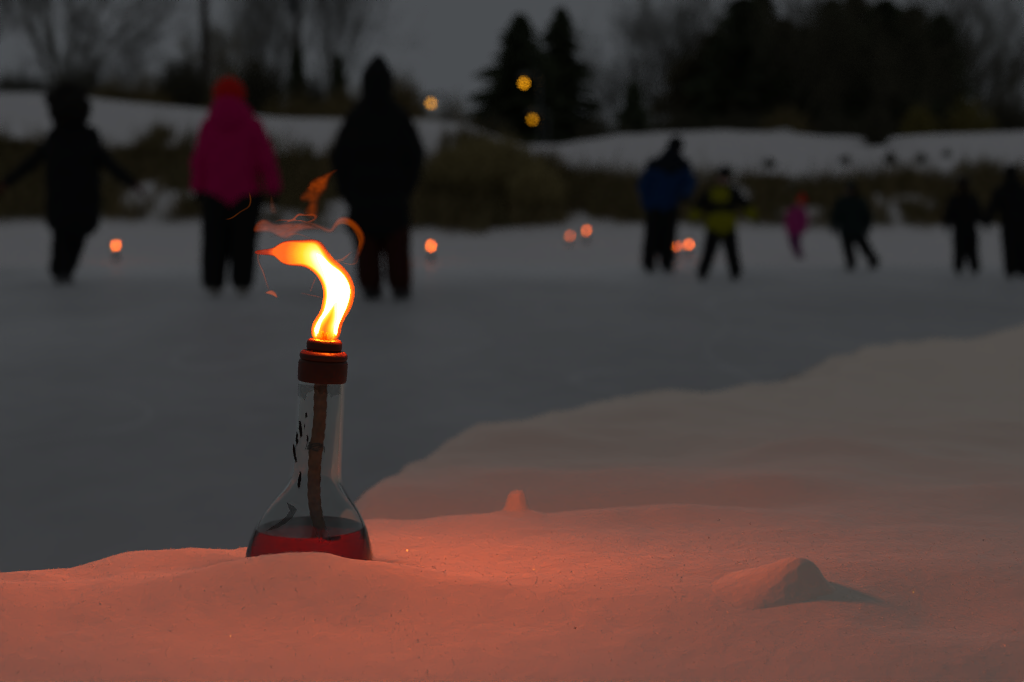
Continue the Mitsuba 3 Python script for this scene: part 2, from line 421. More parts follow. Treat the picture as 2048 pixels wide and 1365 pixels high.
# ------------------------------------------------------------------ plants and trees
def branch(mb, p, d, length, r, level, rs, spread, up, sides):
    k = 4 if level > 1 else 3
    pts, q, dd = [p], p.copy(), d.copy()
    for _ in range(k):
        dd = dd + rs.normal(0, 0.10, 3) + np.array([0, 0, up])
        dd /= np.linalg.norm(dd)
        q = q + dd * length / k
        pts.append(q.copy())
    pts = np.array(pts)
    mb.tube(pts, np.linspace(r, r * 0.55, len(pts)), sides, cap=False)
    if level == 0:
        return
    kids = 4 if level > 1 else 5
    for c in range(kids):
        t = rs.uniform(0.30, 1.0) if c < kids - 1 else 1.0
        i = min(int(t * k), k - 1)
        s = pts[i] + (pts[i + 1] - pts[i]) * (t * k - i)
        nd = dd + rs.normal(0, spread, 3)
        nd /= np.linalg.norm(nd)
        branch(mb, s, nd, length * rs.uniform(0.55, 0.78), max(r * 0.52, 0.009), level - 1, rs, spread, up, 4 if level > 2 else 3)


def bare_tree(px, base_py, y, height, width, seed, label, limbs=5, fork=0.16, mat='dark_twig', up=0.10, levels=4, group='bare trees on the far shore', thick=1.0):
    p = at(px, base_py, y)
    p[2] = shore_at(p[0], p[1]) - 0.15
    rs = np.random.default_rng(seed)
    t = thing('bare_tree', label, 'tree', group)
    r = 0.013 * height * thick
    tr = MB()
    top = p + np.array([rs.normal(0, .02) * height, rs.normal(0, .02) * height, fork * height])
    mid = (p + top) / 2 + rs.normal(0, 0.03, 3)
    tr.tube([p, p + (mid - p) * .3, mid, top], [r * 1.5, r * 1.15, r, r * .9], 8)
    obj('trunk', tr.mesh(), 'bark', t, smooth=50)
    cr = MB()
    for i in range(limbs):
        a = i * 2 * np.pi / limbs + rs.normal(0, 0.3)
        out = width / height * rs.uniform(0.5, 1.15)
        d = np.array([math.cos(a) * out, math.sin(a) * out, 1.0])
        d /= np.linalg.norm(d)
        branch(cr, top - d * r * .5 - np.array([0, 0, rs.uniform(0, .2) * fork * height]), d, height * (1 - fork) * rs.uniform(0.42, 0.56), r * 0.55, levels, rs, 0.42, up, 5)
    obj('crown', cr.mesh(), mat, t)
    return t


def spruce(px, base_py, y, top_py, half_px, seed, label, mat='needles', droop=0.35, group='dark conifers on the far shore', lean=0.0, low=0.04, blunt=0.72, wide=1.0):
    p = at(px, base_py, y)
    z0 = shore_at(p[0], p[1]) - 0.1
    p[2] = z0
    H = at(px, top_py, y)[2] - z0
    R = half_px * y / FPX * wide
    rs = np.random.default_rng(seed)
    t = thing('spruce_tree', label, 'tree', group)
    tr = MB()
    axis = lambda q: p + np.array([lean * q * H, 0, q * H])
    tr.tube([axis(q) for q in (0, .3, .7, 1.0)], [0.026 * H, 0.02 * H, 0.010 * H, 0.002 * H], 7)
    obj('trunk', tr.mesh(), 'bark', t, smooth=50)
    V, F, k = [], [], 0
    nb = int(28 * H + 40)
    for i in range(nb):
        q = low + (1 - low) * (i / nb) ** 0.85
        a = i * 2.399 + rs.normal(0, .3)
        prof = 1.25 * (1 - q) ** blunt * (0.86 + 0.14 * math.sin(q * 31 + seed)) + 0.05
        L = R * prof * rs.uniform(0.62, 1.15)
        s = axis(q)
        dirv = np.array([math.cos(a), math.sin(a), 0])
        m = max(5, int(L * 15))
        tt = (np.arange(m) + rs.random(m)) / m
        c = s + dirv * (tt * L)[:, None]
        c[:, 2] += -droop * L * tt ** 1.5 + 0.16 * L * tt ** 3
        side = np.array([-dirv[1], dirv[0], 0])
        for sg in (-1, 1, 0):
            wl = (0.16 + 0.26 * L * (1 - tt * .7)) * rs.uniform(.6, 1.2, m)
            tip = c + dirv * (wl * .7)[:, None] + side * (sg * wl)[:, None] + np.array([0, 0, -1]) * (wl * rs.uniform(.1, .75, m))[:, None]
            o = (dirv * 0.045 + np.array([0, 0, .05])) if sg else side * 0.06
            V.append(np.stack([c - o, c + o, tip], 1).reshape(-1, 3))
            F.append(np.arange(m * 3).reshape(-1, 3) + k)
            k += m * 3
    obj('crown', trimesh.Trimesh(np.vstack(V), np.vstack(F), process=False), mat, t)
    return t


def shrub(px, y, top_py, half_px, seed, label, mat='brown_twig', stems=150, base_py=None, group='shrubs along the far bank', ground=None, name='shrub'):
    p = at(px, base_py or 300, y)
    p[2] = shore_at(p[0], p[1]) - 0.05
    H = max(at(px, top_py, y)[2] - p[2], 0.25)
    R = half_px * y / FPX
    rs = np.random.default_rng(seed)
    t = thing(name, label, 'shrub', group)
    st, tw = MB(), MB()
    AA, RR = rs.uniform(0, 2 * np.pi, stems), np.sqrt(rs.random(stems))
    zg = shore_z(p[0] + np.cos(AA) * RR * R * .35, p[1] + np.sin(AA) * RR * R * .35) - 0.05
    for i in range(stems):
        a, rr = AA[i], RR[i]
        out = np.array([math.cos(a), math.sin(a), 0]) * rr
        b0 = p + out * R * 0.35
        hh = H * rs.uniform(0.55, 1.0) * math.sqrt(max(1 - 0.75 * rr * rr, 0.1))
        e = p + out * R * rs.uniform(.8, 1.05) + np.array([0, 0, hh])
        m = (b0 + e) / 2 + np.array([0, 0, hh * .12]) + rs.normal(0, .04, 3) * R
        b0[2] = zg[i]
        st.tube([b0, m, e], [0.014, 0.010, 0.004], 3, cap=False)
        for _ in range(9):
            q = rs.uniform(.25, 1)
            s = b0 + (m - b0) * q * 2 if q < .5 else m + (e - m) * (q * 2 - 1)
            dvec = rs.normal(0, 1, 3) + np.array([0, 0, .5])
            dvec *= rs.uniform(.08, .22) * (H + R) * .5 / np.linalg.norm(dvec)
            tw.tube([s, s + dvec * .5 + rs.normal(0, .02, 3), s + dvec], [0.010, 0.008, 0.004], 3, cap=False)
    obj('stem', st.mesh(), mat, t)
    tag(t + '__stem', kind='stuff')
    obj('twig', tw.mesh(), mat, t)
    tag(t + '__twig', kind='stuff')
    return t


bare_tree(112, 190, 52, 11.5, 7.5, 3, 'spreading bare tree with low forked trunk near the left edge', limbs=6, fork=0.10)
bare_tree(-70, 190, 55, 9.5, 5, 4, 'bare tree half outside the left edge of the frame', limbs=5)
bare_tree(250, 200, 56, 6.2, 5, 15, 'low bare tree with arching limbs between the forked tree and the first pole', limbs=6, fork=0.08, up=-0.02)
bare_tree(430, 215, 60, 5.2, 2.4, 6, 'small reddish bare tree just right of the first tall pole', mat='brown_twig', limbs=5)
bare_tree(655, 235, 70, 12.5, 3.2, 7, 'tall narrow bare tree right of the second pole', limbs=7, fork=0.08, up=0.2, thick=.6)
bare_tree(520, 225, 75, 10.5, 3.5, 17, 'faint bare tree between the two tall poles', limbs=6, up=0.15, thick=.6)
bare_tree(1345, 262, 66, 8.3, 5.5, 8, 'grey bare tree left of the big dark conifers', limbs=7, fork=0.06)
bare_tree(1290, 262, 70, 6.2, 4, 18, 'smaller grey bare tree behind the little cone-shaped conifer', limbs=6, fork=0.06)
bare_tree(1935, 262, 60, 7.4, 5, 9, 'rounded bare tree at the right end of the dark conifers', limbs=7, fork=0.07)
bare_tree(2000, 262, 64, 6.0, 4, 19, 'low bare tree beside the right edge of the frame', limbs=6, fork=0.07)

bare_tree(1392, 262, 63, 7.6, 5.5, 41, 'dense bare tree in front of the left end of the dark conifers', limbs=6, fork=0.06, mat='dark_twig', thick=.6)
bare_tree(1560, 262, 57, 6.6, 5.5, 42, 'dense bare tree left of the gap of sky in the dark trees', limbs=6, fork=0.06, mat='dark_twig', thick=.6)
bare_tree(1690, 268, 56, 7.2, 6, 43, 'dense bare tree right of the gap of sky in the dark trees', limbs=6, fork=0.06, mat='dark_twig', thick=.6)
bare_tree(1830, 268, 57, 7.0, 6, 44, 'dense bare tree near the right end of the dark conifers', limbs=6, fork=0.06, mat='dark_twig', thick=.6)
spruce(1040, 285, 58, 26, 92, 11, 'left one of the two tall spruces with lamps shining in front', wide=1.75, blunt=.85)
spruce(1122, 285, 60, 14, 66, 12, 'right one of the two tall spruces with lamps shining in front', wide=1.7)
spruce(1266, 275, 56, 160, 62, 13, 'small cone-shaped conifer standing alone left of the big tree group', wide=1.1, blunt=.9)
spruce(1425, 262, 62, 62, 90, 21, 'conifer at the left end of the big dark tree group', 'needles_brown', blunt=.5, wide=1.6)
spruce(1483, 262, 60, -8, 78, 22, 'tallest conifer of the big dark group, its tip at the top edge of the frame', blunt=.5, wide=1.6)
spruce(1512, 262, 64, -22, 58, 23, 'narrow conifer close behind the tallest one, tip leaning right', lean=0.01, blunt=.5, wide=1.6)
spruce(1562, 262, 62, 34, 72, 24, 'broad conifer right of the tallest two', 'needles_brown', blunt=.5, wide=1.6)
spruce(1606, 262, 61, 48, 38, 25, 'narrow conifer left of the gap of sky in the dark group', blunt=.5, wide=1.6)
spruce(1660, 268, 60, -6, 62, 26, 'conifer just right of the gap of sky in the dark group', blunt=.5, wide=1.6)
spruce(1706, 268, 64, -16, 70, 27, 'conifer second right of the gap of sky in the dark group', 'needles_brown', blunt=.5, wide=1.6)
spruce(1762, 270, 60, -4, 74, 28, 'broad dark conifer third right of the gap of sky', blunt=.5, wide=1.6)
spruce(1818, 270, 63, 10, 66, 29, 'conifer fourth right of the gap of sky', 'needles_brown', blunt=.5, wide=1.6)
spruce(1876, 270, 58, 24, 52, 30, 'slim pointed conifer at the right end of the dark group', blunt=.5, wide=1.6)
spruce(596, 230, 57, 96, 42, 31, 'small dark conifer at the foot of the second pole')
spruce(679, 238, 58, 108, 28, 32, 'slender little conifer left of the tall person in black')

for a in [
    (300, 52, 140, 62, 101, 'brown brush behind the dome-shaped dark bush', 'brown_twig', 420, 212),
    (455, 54, 128, 60, 102, 'brown brush right of the first tall pole', 'brown_twig', 420, 222),
    (625, 53, 138, 60, 103, 'dark brush right of the foot of the second pole', 'dark_twig', 420, 236),
    (700, 51, 160, 62, 104, 'brown brush left of the shoulder of the tall person in black', 'brown_twig', 420, 240),
    (845, 49, 224, 52, 105, 'low brown brush right of the shoulder of the tall person in black', 'brown_twig', 380, 240),
    (150, 54, 120, 80, 106, 'dark brush behind the trunk of the forked bare tree', 'dark_twig', 460, 195),
    (365, 48, 102, 56, 61, 'dome-shaped dark bush between the first pole and the person with outstretched arms', 'dark_twig', 520, 212),
    (516, 50, 96, 66, 62, 'big dark bush right of the person in the red hat', 'dark_twig', 460, 225),
    (40, 50, 130, 70, 63, 'dark brush at the left edge below the bare trees', 'dark_twig', 420, 190),
    (235, 49, 150, 70, 64, 'low brown bush right of the forked bare tree', 'brown_twig', 380, 200),
    (310, 47, 176, 60, 65, 'low tawny bush in front of the dome-shaped one', 'brown_twig', 240, 212),
    (440, 47, 186, 60, 66, 'low bush behind the head of the person in the red hat', 'brown_twig', 120, 222),
    (580, 48, 170, 66, 67, 'low tawny bush left of the tall person in black', 'brown_twig', 150, 236),
    (660, 47, 182, 60, 68, 'low olive bush at the left shoulder of the tall person in black', 'brown_twig', 150, 240),
    (800, 52, 132, 66, 69, 'brown bush behind the head of the tall person in black', 'brown_twig', 420, 240),
    (735, 54, 150, 60, 70, 'dark bush hidden partly by the tall person in black', 'dark_twig', 160, 240),
    (905, 56, 176, 62, 71, 'low hazy brush left of the two tall spruces', 'brown_twig', 150, 244),
    (985, 50, 214, 60, 72, 'dark bush at the foot of the left tall spruce', 'dark_twig', 160, 276),
    (1190, 52, 214, 52, 73, 'dark bush right of the two tall spruces', 'dark_twig', 160, 284),
    (1235, 47, 236, 50, 74, 'low dark bush in front of the little cone-shaped conifer', 'dark_twig', 120, 272),
    (1350, 50, 200, 70, 75, 'brush below the grey bare tree', 'dark_twig', 180, 265),
    (1470, 47, 214, 80, 76, 'brush at the foot of the tallest conifer', 'dark_twig', 180, 262),
    (1570, 47, 204, 70, 77, 'brownish brush right of the foot of the tallest conifer', 'brown_twig', 160, 266),
    (1670, 47, 216, 70, 78, 'brush below the gap of sky in the dark trees', 'dark_twig', 160, 270),
    (1752, shore_hit(1752, 292), 206, 40, 79, 'dark bush spilling over the snow crest above the skater in the dark coat', 'dark_twig', 200, 290),
    (1838, 45, 194, 46, 80, 'smaller yellowish bush below the dark conifers', 'yellow_twig', 110, 272),
    (1938, 45, 186, 58, 81, 'larger yellowish bush near the right edge', 'yellow_twig', 130, 266),
    (1885, 46, 216, 56, 82, 'dark bush between the two yellowish ones', 'dark_twig', 150, 270),
    (2025, 47, 160, 62, 83, 'dark bush at the right edge of the frame above the snow', 'dark_twig', 200, 264),
    (985, 31.2, 262, 108, 84, 'big round brown thicket on the bank right of the tall person in black', 'thicket', 620, 470),
    (1070, 30.4, 318, 70, 85, 'lower shoulder of brush right of the big round thicket', 'thicket', 320, 470),
    (905, 31.5, 286, 60, 86, 'thicket against the right side of the tall person in black', 'thicket', 320, 465),
    (300, 33.5, 330, 90, 87, 'dark thicket on the bank behind the outstretched right arm', 'brown_twig', 360, 400),
    (40, 33.5, 310, 80, 88, 'dark thicket on the bank at the left edge', 'brown_twig', 360, 400),
    (600, 33.5, 318, 76, 89, 'thicket on the bank between the magenta jacket and the tall person', 'brown_twig', 320, 400),
    (1220, 32.0, 385, 66, 90, 'low brush left of the person in the blue jacket', 'brown_twig', 260, 450),
    (1530, 32.5, 385, 66, 91, 'low brush left of the child in pink', 'brown_twig', 260, 450),
    (1800, 32.5, 375, 60, 92, 'low brush right of the skater in the dark coat', 'brown_twig', 240, 440),
    (1538, shore_hit(1538, 336), 312, 14, 93, 'tuft poking from the snow slope, first from the left', 'dark_twig', 40, 335),
    (1690, shore_hit(1690, 328), 306, 13, 94, 'tuft poking from the snow slope, second from the left', 'dark_twig', 36, 322),
    (1782, shore_hit(1782, 328), 300, 16, 95, 'tuft poking from the snow slope right below the dark bush on the crest', 'dark_twig', 44, 324),
    (1842, shore_hit(1842, 326), 302, 14, 96, 'tuft poking from the snow slope, last but one from the left', 'dark_twig', 36, 322),
    (1894, shore_hit(1894, 314), 296, 10, 97, 'smallest tuft poking from the snow slope, furthest right', 'dark_twig', 26, 314),
]:
    shrub(a[0], a[1], a[2], a[3], a[4], a[5], a[6], a[7], a[8])


# ------------------------------------------------------------------ poles and lamps far behind
def utility_pole(px, y, top_z, label, arm):
    p = at(px, 220, y)
    z0 = shore_at(p[0], p[1]) - 0.2
    t = thing('utility_pole', label, 'pole', 'tall poles on the far shore')
    mb = MB()
    mb.tube([[p[0], p[1], z0], [p[0], p[1], (z0 + top_z) / 2], [p[0], p[1], top_z]], [0.19, 0.17, 0.13], 12)
    obj('pole', mb.mesh(), 'pole_wood', t, smooth=50)
    if arm:
        zz = arm
        b = trimesh.creation.box([1.7, 0.12, 0.12])
        b.apply_translation([p[0], p[1] - 0.19, top_z - 0.5])
        obj('crossarm', b, 'pole_wood', t)
        mb = MB()
        mb.tube([[p[0] - .12, p[1] - .40, zz - .35], [p[0] - .12, p[1] - .40, zz - .3], [p[0] - .12, p[1] - .40, zz + .3], [p[0] - .12, p[1] - .40, zz + .38]], [0.20, 0.25, 0.25, 0.12], 14)
        obj('transformer', mb.mesh(), 'grey_metal', t, smooth=40)
        for s in (-.7, -.25, .7):
            ins = lathe([(0, 0), (.05, 0), (.06, .06), (.03, .08), (.05, .12), (0, .16)], 10)
            ins.apply_translation([p[0] + s, p[1] - .19, top_z - .44])
            obj('insulator', ins, 'grey_metal', t, smooth=40)
    return t


utility_pole(412, 55, 11.0, 'plain tall pole behind the person in the red hat', None)
utility_pole(596, 60, 11.5, 'tall pole with a dark drum near its top, second from the left', at(596, 12, 60)[2])


def street_lamp(px, py, y, label, rad):
    p = at(px, py, y)
    z0 = shore_at(p[0] + .5, p[1]) - 0.2
    t = thing('street_lamp', label, 'street lamp', 'street lamps glowing among the trees')
    mb = MB()
    x = p[0] + .55
    mb.tube([[x, p[1], z0], [x, p[1], z0 + .6], [x, p[1], p[2] + .15], [x - .1, p[1], p[2] + .32], [x - .35, p[1], p[2] + .38]], [.09, .06, .05, .04, .035], 8)
    obj('pole', mb.mesh(), 'grey_metal', t, smooth=50)
    hd = lathe([(0, .24), (.10, .22), (.22, .10), (.24, .06), (.20, .06), (0, .08)], 20)
    hd.apply_translation([p[0], p[1], p[2] + .12])
    obj('lamp_hood', hd, 'grey_metal', t, smooth=40)
    g = trimesh.creation.icosphere(3, .085)
    g.apply_translation(p)
    k = obj('bulb', g, 'clear_gas', t, smooth=True)
    scene[k]['emitter'] = {'type': 'area', 'radiance': rgb(*[c * rad for c in (1.0, 0.40, 0.008)]), 'sampling_weight': 0.02}
    return t


street_lamp(862, 207, 50, 'glowing street lamp left of the two tall spruces', 2.5)
street_lamp(1048, 167, 50, 'glowing street lamp high in front of the tall spruces', 3.2)
street_lamp(1065, 239, 50, 'glowing street lamp low in front of the tall spruces', 1.7)

# ------------------------------------------------------------------ people on the ice
S = np.array


def ball(c, r, n=10):
    return m3.Manifold.sphere(float(r), n).translate([float(q) for q in c])


def bone(a, ra, b, rb, n=10):
    return m3.Manifold.batch_hull([ball(a, ra, n), ball(b, rb, n)])


def soft(parts, length, it=8):
    m = m3.Manifold.batch_boolean(parts, m3.OpType.Add).refine_to_length(length)
    g = m.to_mesh()
    tm = trimesh.Trimesh(g.vert_properties[:, :3], g.tri_verts, process=True)
    trimesh.smoothing.filter_taubin(tm, lamb=0.5, nu=0.53, iterations=it)
    return tm


def glove_mesh(w, d, u, facing, right):
    """A gloved hand at the wrist w pointing along d: palm, four bent fingers, a thumb from the palm's side."""
    d = d / np.linalg.norm(d)
    side = facing - d * (facing @ d)
    side /= np.linalg.norm(side) + 1e-9
    nrm = np.cross(d, side) * right
    ps = [m3.Manifold.batch_hull([ball(w - d * .03 * u, .034 * u, 8), ball(w + d * .035 * u + side * .028 * u, .021 * u, 8), ball(w + d * .035 * u - side * .028 * u, .021 * u, 8),
                                  ball(w + d * .09 * u + side * .034 * u, .018 * u, 8), ball(w + d * .09 * u - side * .032 * u, .017 * u, 8)])]
    for k, (o, ln) in enumerate(((.035, .066), (.012, .076), (-.011, .070), (-.033, .055))):
        a = w + d * .088 * u + side * o * u
        d1 = d + nrm * .28
        d2 = d + nrm * (.75 + .08 * k)
        b_ = a + d1 / np.linalg.norm(d1) * ln * .55 * u
        c_ = b_ + d2 / np.linalg.norm(d2) * ln * .5 * u
        ps += [bone(a, .0125 * u, b_, .0118 * u, 8), bone(b_, .0118 * u, c_, .0105 * u, 8)]
    a = w + d * .03 * u + side * .03 * u
    b_ = a + (d * .6 + side * .75 + nrm * .25) * .042 * u
    c_ = b_ + (d * .9 + side * .25 + nrm * .3) * .034 * u
    ps += [bone(a, .016 * u, b_, .0135 * u, 8), bone(b_, .0135 * u, c_, .0115 * u, 8)]
    return soft(ps, .012 * u, 4)


def person(label, D, J, face, coat, trousers, hat, glove='cloth_black', boot='skate_black', hood=None, coat_len=0.0, hat_kind='beanie', puff=1.0, extra=None, hair=False, hs=1.15, tw=1.25, arm=1.0):
    """J: joints as (px, py, metres further away) taken off the photograph at distance D; face: the direction looked at."""
    t = thing('person', label, 'person', 'skaters on the ice')
    P = {k: at(a[0], a[1], D + (a[2] if len(a) > 2 else 0)) for k, a in J.items() if k != 'toe'}
    low = min(P['an_l'][2], P['an_r'][2])
    H = P['top'][2]
    u = H / 1.78
    for k in ('an_l', 'an_r'):
        P[k][2] = max(P[k][2], 0.12 * u)
    face = S(face, float)
    face /= np.linalg.norm(face)
    lat = np.cross(face, [0, 0, 1.0])
    lat /= np.linalg.norm(lat)
    hc, nk, ch, pv = P['head'], P['neck'], P['chest'], P['pelvis']
    up = (hc - nk) / np.linalg.norm(hc - nk)
    bl = S([1.0, 0, 0]) * np.sign((P['sh_r'] - P['sh_l'])[0])
    # body: one continuous surface
    b = [m3.Manifold.batch_hull([ball(hc + up * .035 * u, .088 * u), ball(hc - up * .045 * u + face * .028 * u, .066 * u), ball(hc + face * .025 * u, .078 * u)]),
         m3.Manifold.batch_hull([ball(hc + face * .098 * u + up * .008 * u, .009 * u, 8), ball(hc + face * .112 * u - up * .022 * u, .013 * u, 8), ball(hc + face * .088 * u - up * .024 * u, .018 * u, 8)]),
         bone(hc + lat * .088 * u - up * .0 * u, .016 * u, hc + lat * .092 * u - up * .03 * u, .012 * u, 8), bone(hc - lat * .088 * u, .016 * u, hc - lat * .092 * u - up * .03 * u, .012 * u, 8),
         bone(hc - up * .05 * u, .058 * u, nk, .062 * u)]
    sl, sr = P['sh_l'], P['sh_r']
    b += [m3.Manifold.batch_hull([ball(nk, .06 * u), ball(sl, .062 * u), ball(sr, .062 * u), ball(ch - bl * .07 * u, .11 * u), ball(ch + bl * .07 * u, .11 * u)]),
          m3.Manifold.batch_hull([ball(ch - bl * .07 * u, .11 * u), ball(ch + bl * .07 * u, .11 * u), ball(pv - bl * .06 * u, .105 * u), ball(pv + bl * .06 * u, .105 * u)])]
    for s in 'lr':
        b += [bone(P['sh_' + s], .055 * u, P['el_' + s], .043 * u), bone(P['el_' + s], .043 * u, P['wr_' + s], .030 * u),
              bone(P['hip_' + s], .088 * u, P['kn_' + s], .060 * u), bone(P['kn_' + s], .060 * u, P['an_' + s], .042 * u), bone(pv, .10 * u, P['hip_' + s], .09 * u)]
    obj('body', soft(b, .035 * u), 'skin', t, smooth=True)
    for s in (-1, 1):
        e = hc + lat * s * .034 * u + up * .012 * u + face * .088 * u
        g = trimesh.creation.icosphere(1, .011 * u)
        g.apply_translation(e)
        obj('eye', g, 'eye', t, smooth=True)
    mo = MB()
    mo.tube([hc - up * .055 * u + face * .094 * u + lat * q * u for q in (-.026, 0, .026)], [.003 * u, .006 * u, .003 * u], 6)
    obj('mouth', mo.mesh(), 'lip', t, smooth=True)
    # jacket with sleeves
    q = 0.028 * puff
    hem = pv + (nk - pv) / np.linalg.norm(nk - pv) * (-coat_len * u)
    c = [m3.Manifold.batch_hull([ball(nk, (.062 + q) * u), ball(sl, (.066 + q) * u), ball(sr, (.066 + q) * u), ball(ch - bl * .08 * u, (.115 + q) * u), ball(ch + bl * .08 * u, (.115 + q) * u)]),
         m3.Manifold.batch_hull([ball(ch - bl * .08 * u, (.115 + q) * u), ball(ch + bl * .08 * u, (.115 + q) * u), ball(pv - bl * .075 * u, (.112 + q) * u), ball(pv + bl * .075 * u, (.112 + q) * u)])]
    if coat_len:
        c.append(m3.Manifold.batch_hull([ball(pv - bl * .075 * u, (.115 + q) * u), ball(pv + bl * .075 * u, (.115 + q) * u), ball(hem - bl * .09 * u, (.11 + q) * u), ball(hem + bl * .09 * u, (.11 + q) * u)]))
    for s in 'lr':
        c += [bone(P['sh_' + s], (.064 + q * arm) * u, P['el_' + s], (.054 + q * arm) * u), bone(P['el_' + s], (.054 + q * arm) * u, P['wr_' + s], (.040 + q * .7 * arm) * u)]
    cm = soft(c, .03 * u)
    cm.vertices += (meshkit.noise(cm.vertices / (.11 * u), 7)[:, None] - .5) * cm.vertex_normals * .036 * u
    ck = obj('jacket', cm, coat, t, smooth=True)
    # trousers
    c = [m3.Manifold.batch_hull([ball(pv, .125 * u), ball(P['hip_l'], .105 * u), ball(P['hip_r'], .105 * u)])]
    for s in 'lr':
        c += [bone(P['hip_' + s], .100 * u * tw, P['kn_' + s], .082 * u * tw), bone(P['kn_' + s], .082 * u * tw, P['an_' + s] + S([0, 0, .02 * u]), .076 * u * tw)]
    cm = soft(c, .035 * u)
    cm.vertices += (meshkit.noise(cm.vertices / (.09 * u), 9)[:, None] - .5) * cm.vertex_normals * .018 * u
    obj('trousers', cm, trousers, t, smooth=True)
    # hat or hood
    if hat_kind == 'hood':
        c = [m3.Manifold.batch_hull([ball(P['top'] - S([0, 0, .05 * u]), .05 * u), ball(hc - face * .02 * u, .125 * u)]), bone(hc - face * .02 * u, .122 * u, nk - face * .02 * u, .115 * u)]
        cut = ball(hc + face * .16 * u - up * .02 * u, .11 * u, 16)
        hm = m3.Manifold.batch_boolean(c, m3.OpType.Add) - cut
        obj('hood', soft([hm], .03 * u, 3), hood or hat, t, smooth=True)
    elif hat_kind == 'fur':
        r2 = np.random.default_rng(4)
        c = [ball(hc + up * .01 * u - face * .02 * u, .20 * u)] + [ball(hc + up * .03 * u - face * .02 * u + (lambda w: w / np.linalg.norm(w))(r2.normal(0, 1, 3) + up * .4 - face * .5) * .17 * u, .085 * u, 8) for _ in range(18)]
        hm = m3.Manifold.batch_boolean(c, m3.OpType.Add) - ball(hc + face * .17 * u - up * .03 * u, .12 * u, 16)
        obj('fur_hood', soft([hm], .025 * u, 3), hat, t, smooth=True)
    else:
        hm = m3.Manifold.batch_hull([ball(hc + up * .050 * u, .104 * u * hs, 14), ball(hc + up * .10 * u, .07 * u * hs, 14), ball(P['top'] - S([0, 0, .04 * u]), .04 * u)])
        hm = hm - ball(hc - up * .085 * u, .102 * u * hs, 14)
        obj('hat', soft([hm], .025 * u, 3), hat, t, smooth=True)
        if hat_kind == 'pompom':
            g = trimesh.creation.icosphere(2, .04 * u)
            g.vertices *= 1 + .25 * (meshkit.noise(g.vertices / (.012 * u), 3)[:, None] - .5)
            g.apply_translation(P['top'] + S([0, 0, .005]))
            obj('pompom', g, hat, t, smooth=True)
        if hood:
            c = m3.Manifold.batch_hull([ball(hc - up * .07 * u - face * .05 * u, .098 * u * hs), ball(nk - face * .03 * u, .12 * u * hs), ball(nk + bl * .06 * u, .11 * u * hs), ball(nk - bl * .06 * u, .11 * u * hs)]) - ball(hc + face * .12 * u, .11 * u, 14)
            obj('hood', soft([c], .03 * u, 3), hood, t, smooth=True)
        if hair:
            c = [bone(hc - face * .07 * u, .075 * u, nk - face * .10 * u - up * .10 * u, .05 * u)]
            obj('hair', soft(c, .03 * u, 3), 'hair', t, smooth=True)
    for s, r in (('l', 1), ('r', -1)):
        d = P['wr_' + s] - P['el_' + s]
        k = obj('glove', glove_mesh(P['wr_' + s], d, u, face, r), glove, t, smooth=True)
    # skates
    for s in 'lr':
        a = P['an_' + s]
        fd = face * S([1, 1, 0])
        fd = fd / (np.linalg.norm(fd) + 1e-9)
        if s in J.get('toe', ''):
            fd = fd * .6 + S([0, 0, -.6])
        base = a - S([0, 0, .075 * u])
        bt = m3.Manifold.batch_hull([ball(a + S([0, 0, .05 * u]), .055 * u), ball(base - fd * .04 * u, .042 * u), ball(base + fd * .08 * u, .042 * u), ball(base + fd * .15 * u, .030 * u)])
        k = obj('skate', soft([bt], .025 * u, 3), boot, t, smooth=True)
        bl_ = m3.Manifold.batch_hull([ball(base - fd * .07 * u - S([0, 0, .036 * u]), .004, 6), ball(base + fd * .18 * u - S([0, 0, .036 * u]), .004, 6), ball(base - fd * .05 * u - S([0, 0, .0]), .004, 6), ball(base + fd * .15 * u, .004, 6)])
        g = bl_.to_mesh()
        obj('blade', trimesh.Trimesh(g.vert_properties[:, :3], g.tri_verts), 'steel', k, smooth=30)
    if extra:
        extra(t, P, u, bl, face)
    return t


D = foot_y(570)
person('person in dark clothes and bushy hood gliding on one leg, arms stretched out', D,
       dict(top=(140, 186), head=(140, 224), neck=(143, 264), chest=(145, 318), pelvis=(146, 410), sh_l=(116, 276), el_l=(68, 322), wr_l=(14, 366), sh_r=(176, 276), el_r=(220, 330), wr_r=(268, 370),
            hip_l=(128, 425), kn_l=(122, 492), an_l=(117, 553), hip_r=(164, 425), kn_r=(150, 492, .15), an_r=(136, 540, .45), toe='r'),
       (-.25, 1, -.05), 'cloth_black', 'cloth_black', 'cloth_soft_black', hat_kind='fur', coat_len=.14, glove='cloth_dark_red', puff=2.1, tw=1.1, arm=.25)
D = foot_y(592)
person('person in magenta jacket, red hat and black snow trousers seen from behind', D,
       dict(top=(458, 160), head=(459, 200), neck=(461, 240), chest=(463, 290), pelvis=(466, 372), sh_l=(424, 258), el_l=(404, 320), wr_l=(397, 372), sh_r=(503, 258), el_r=(531, 318), wr_r=(545, 374),
            hip_l=(438, 395), kn_l=(431, 485), an_l=(428, 572), hip_r=(492, 395), kn_r=(487, 485), an_r=(485, 572)),
       (.05, 1, 0), 'cloth_magenta', 'cloth_black', 'cloth_red', hood='cloth_magenta', boot='skate_white', puff=1.35, coat_len=.05, hs=1.3, tw=1.45)
D = foot_y(600)


def stripe(t, P, u, bl, face):
    g = trimesh.creation.box([.02 * u, .035 * u, .16 * u])
    g.apply_translation(P['an_r'] + S([.085 * u, -.02, .10 * u]))
    tag(obj('reflective_strip', g, 'cloth_orange', t + '__trousers'), 'orange reflective strip at the right ankle')


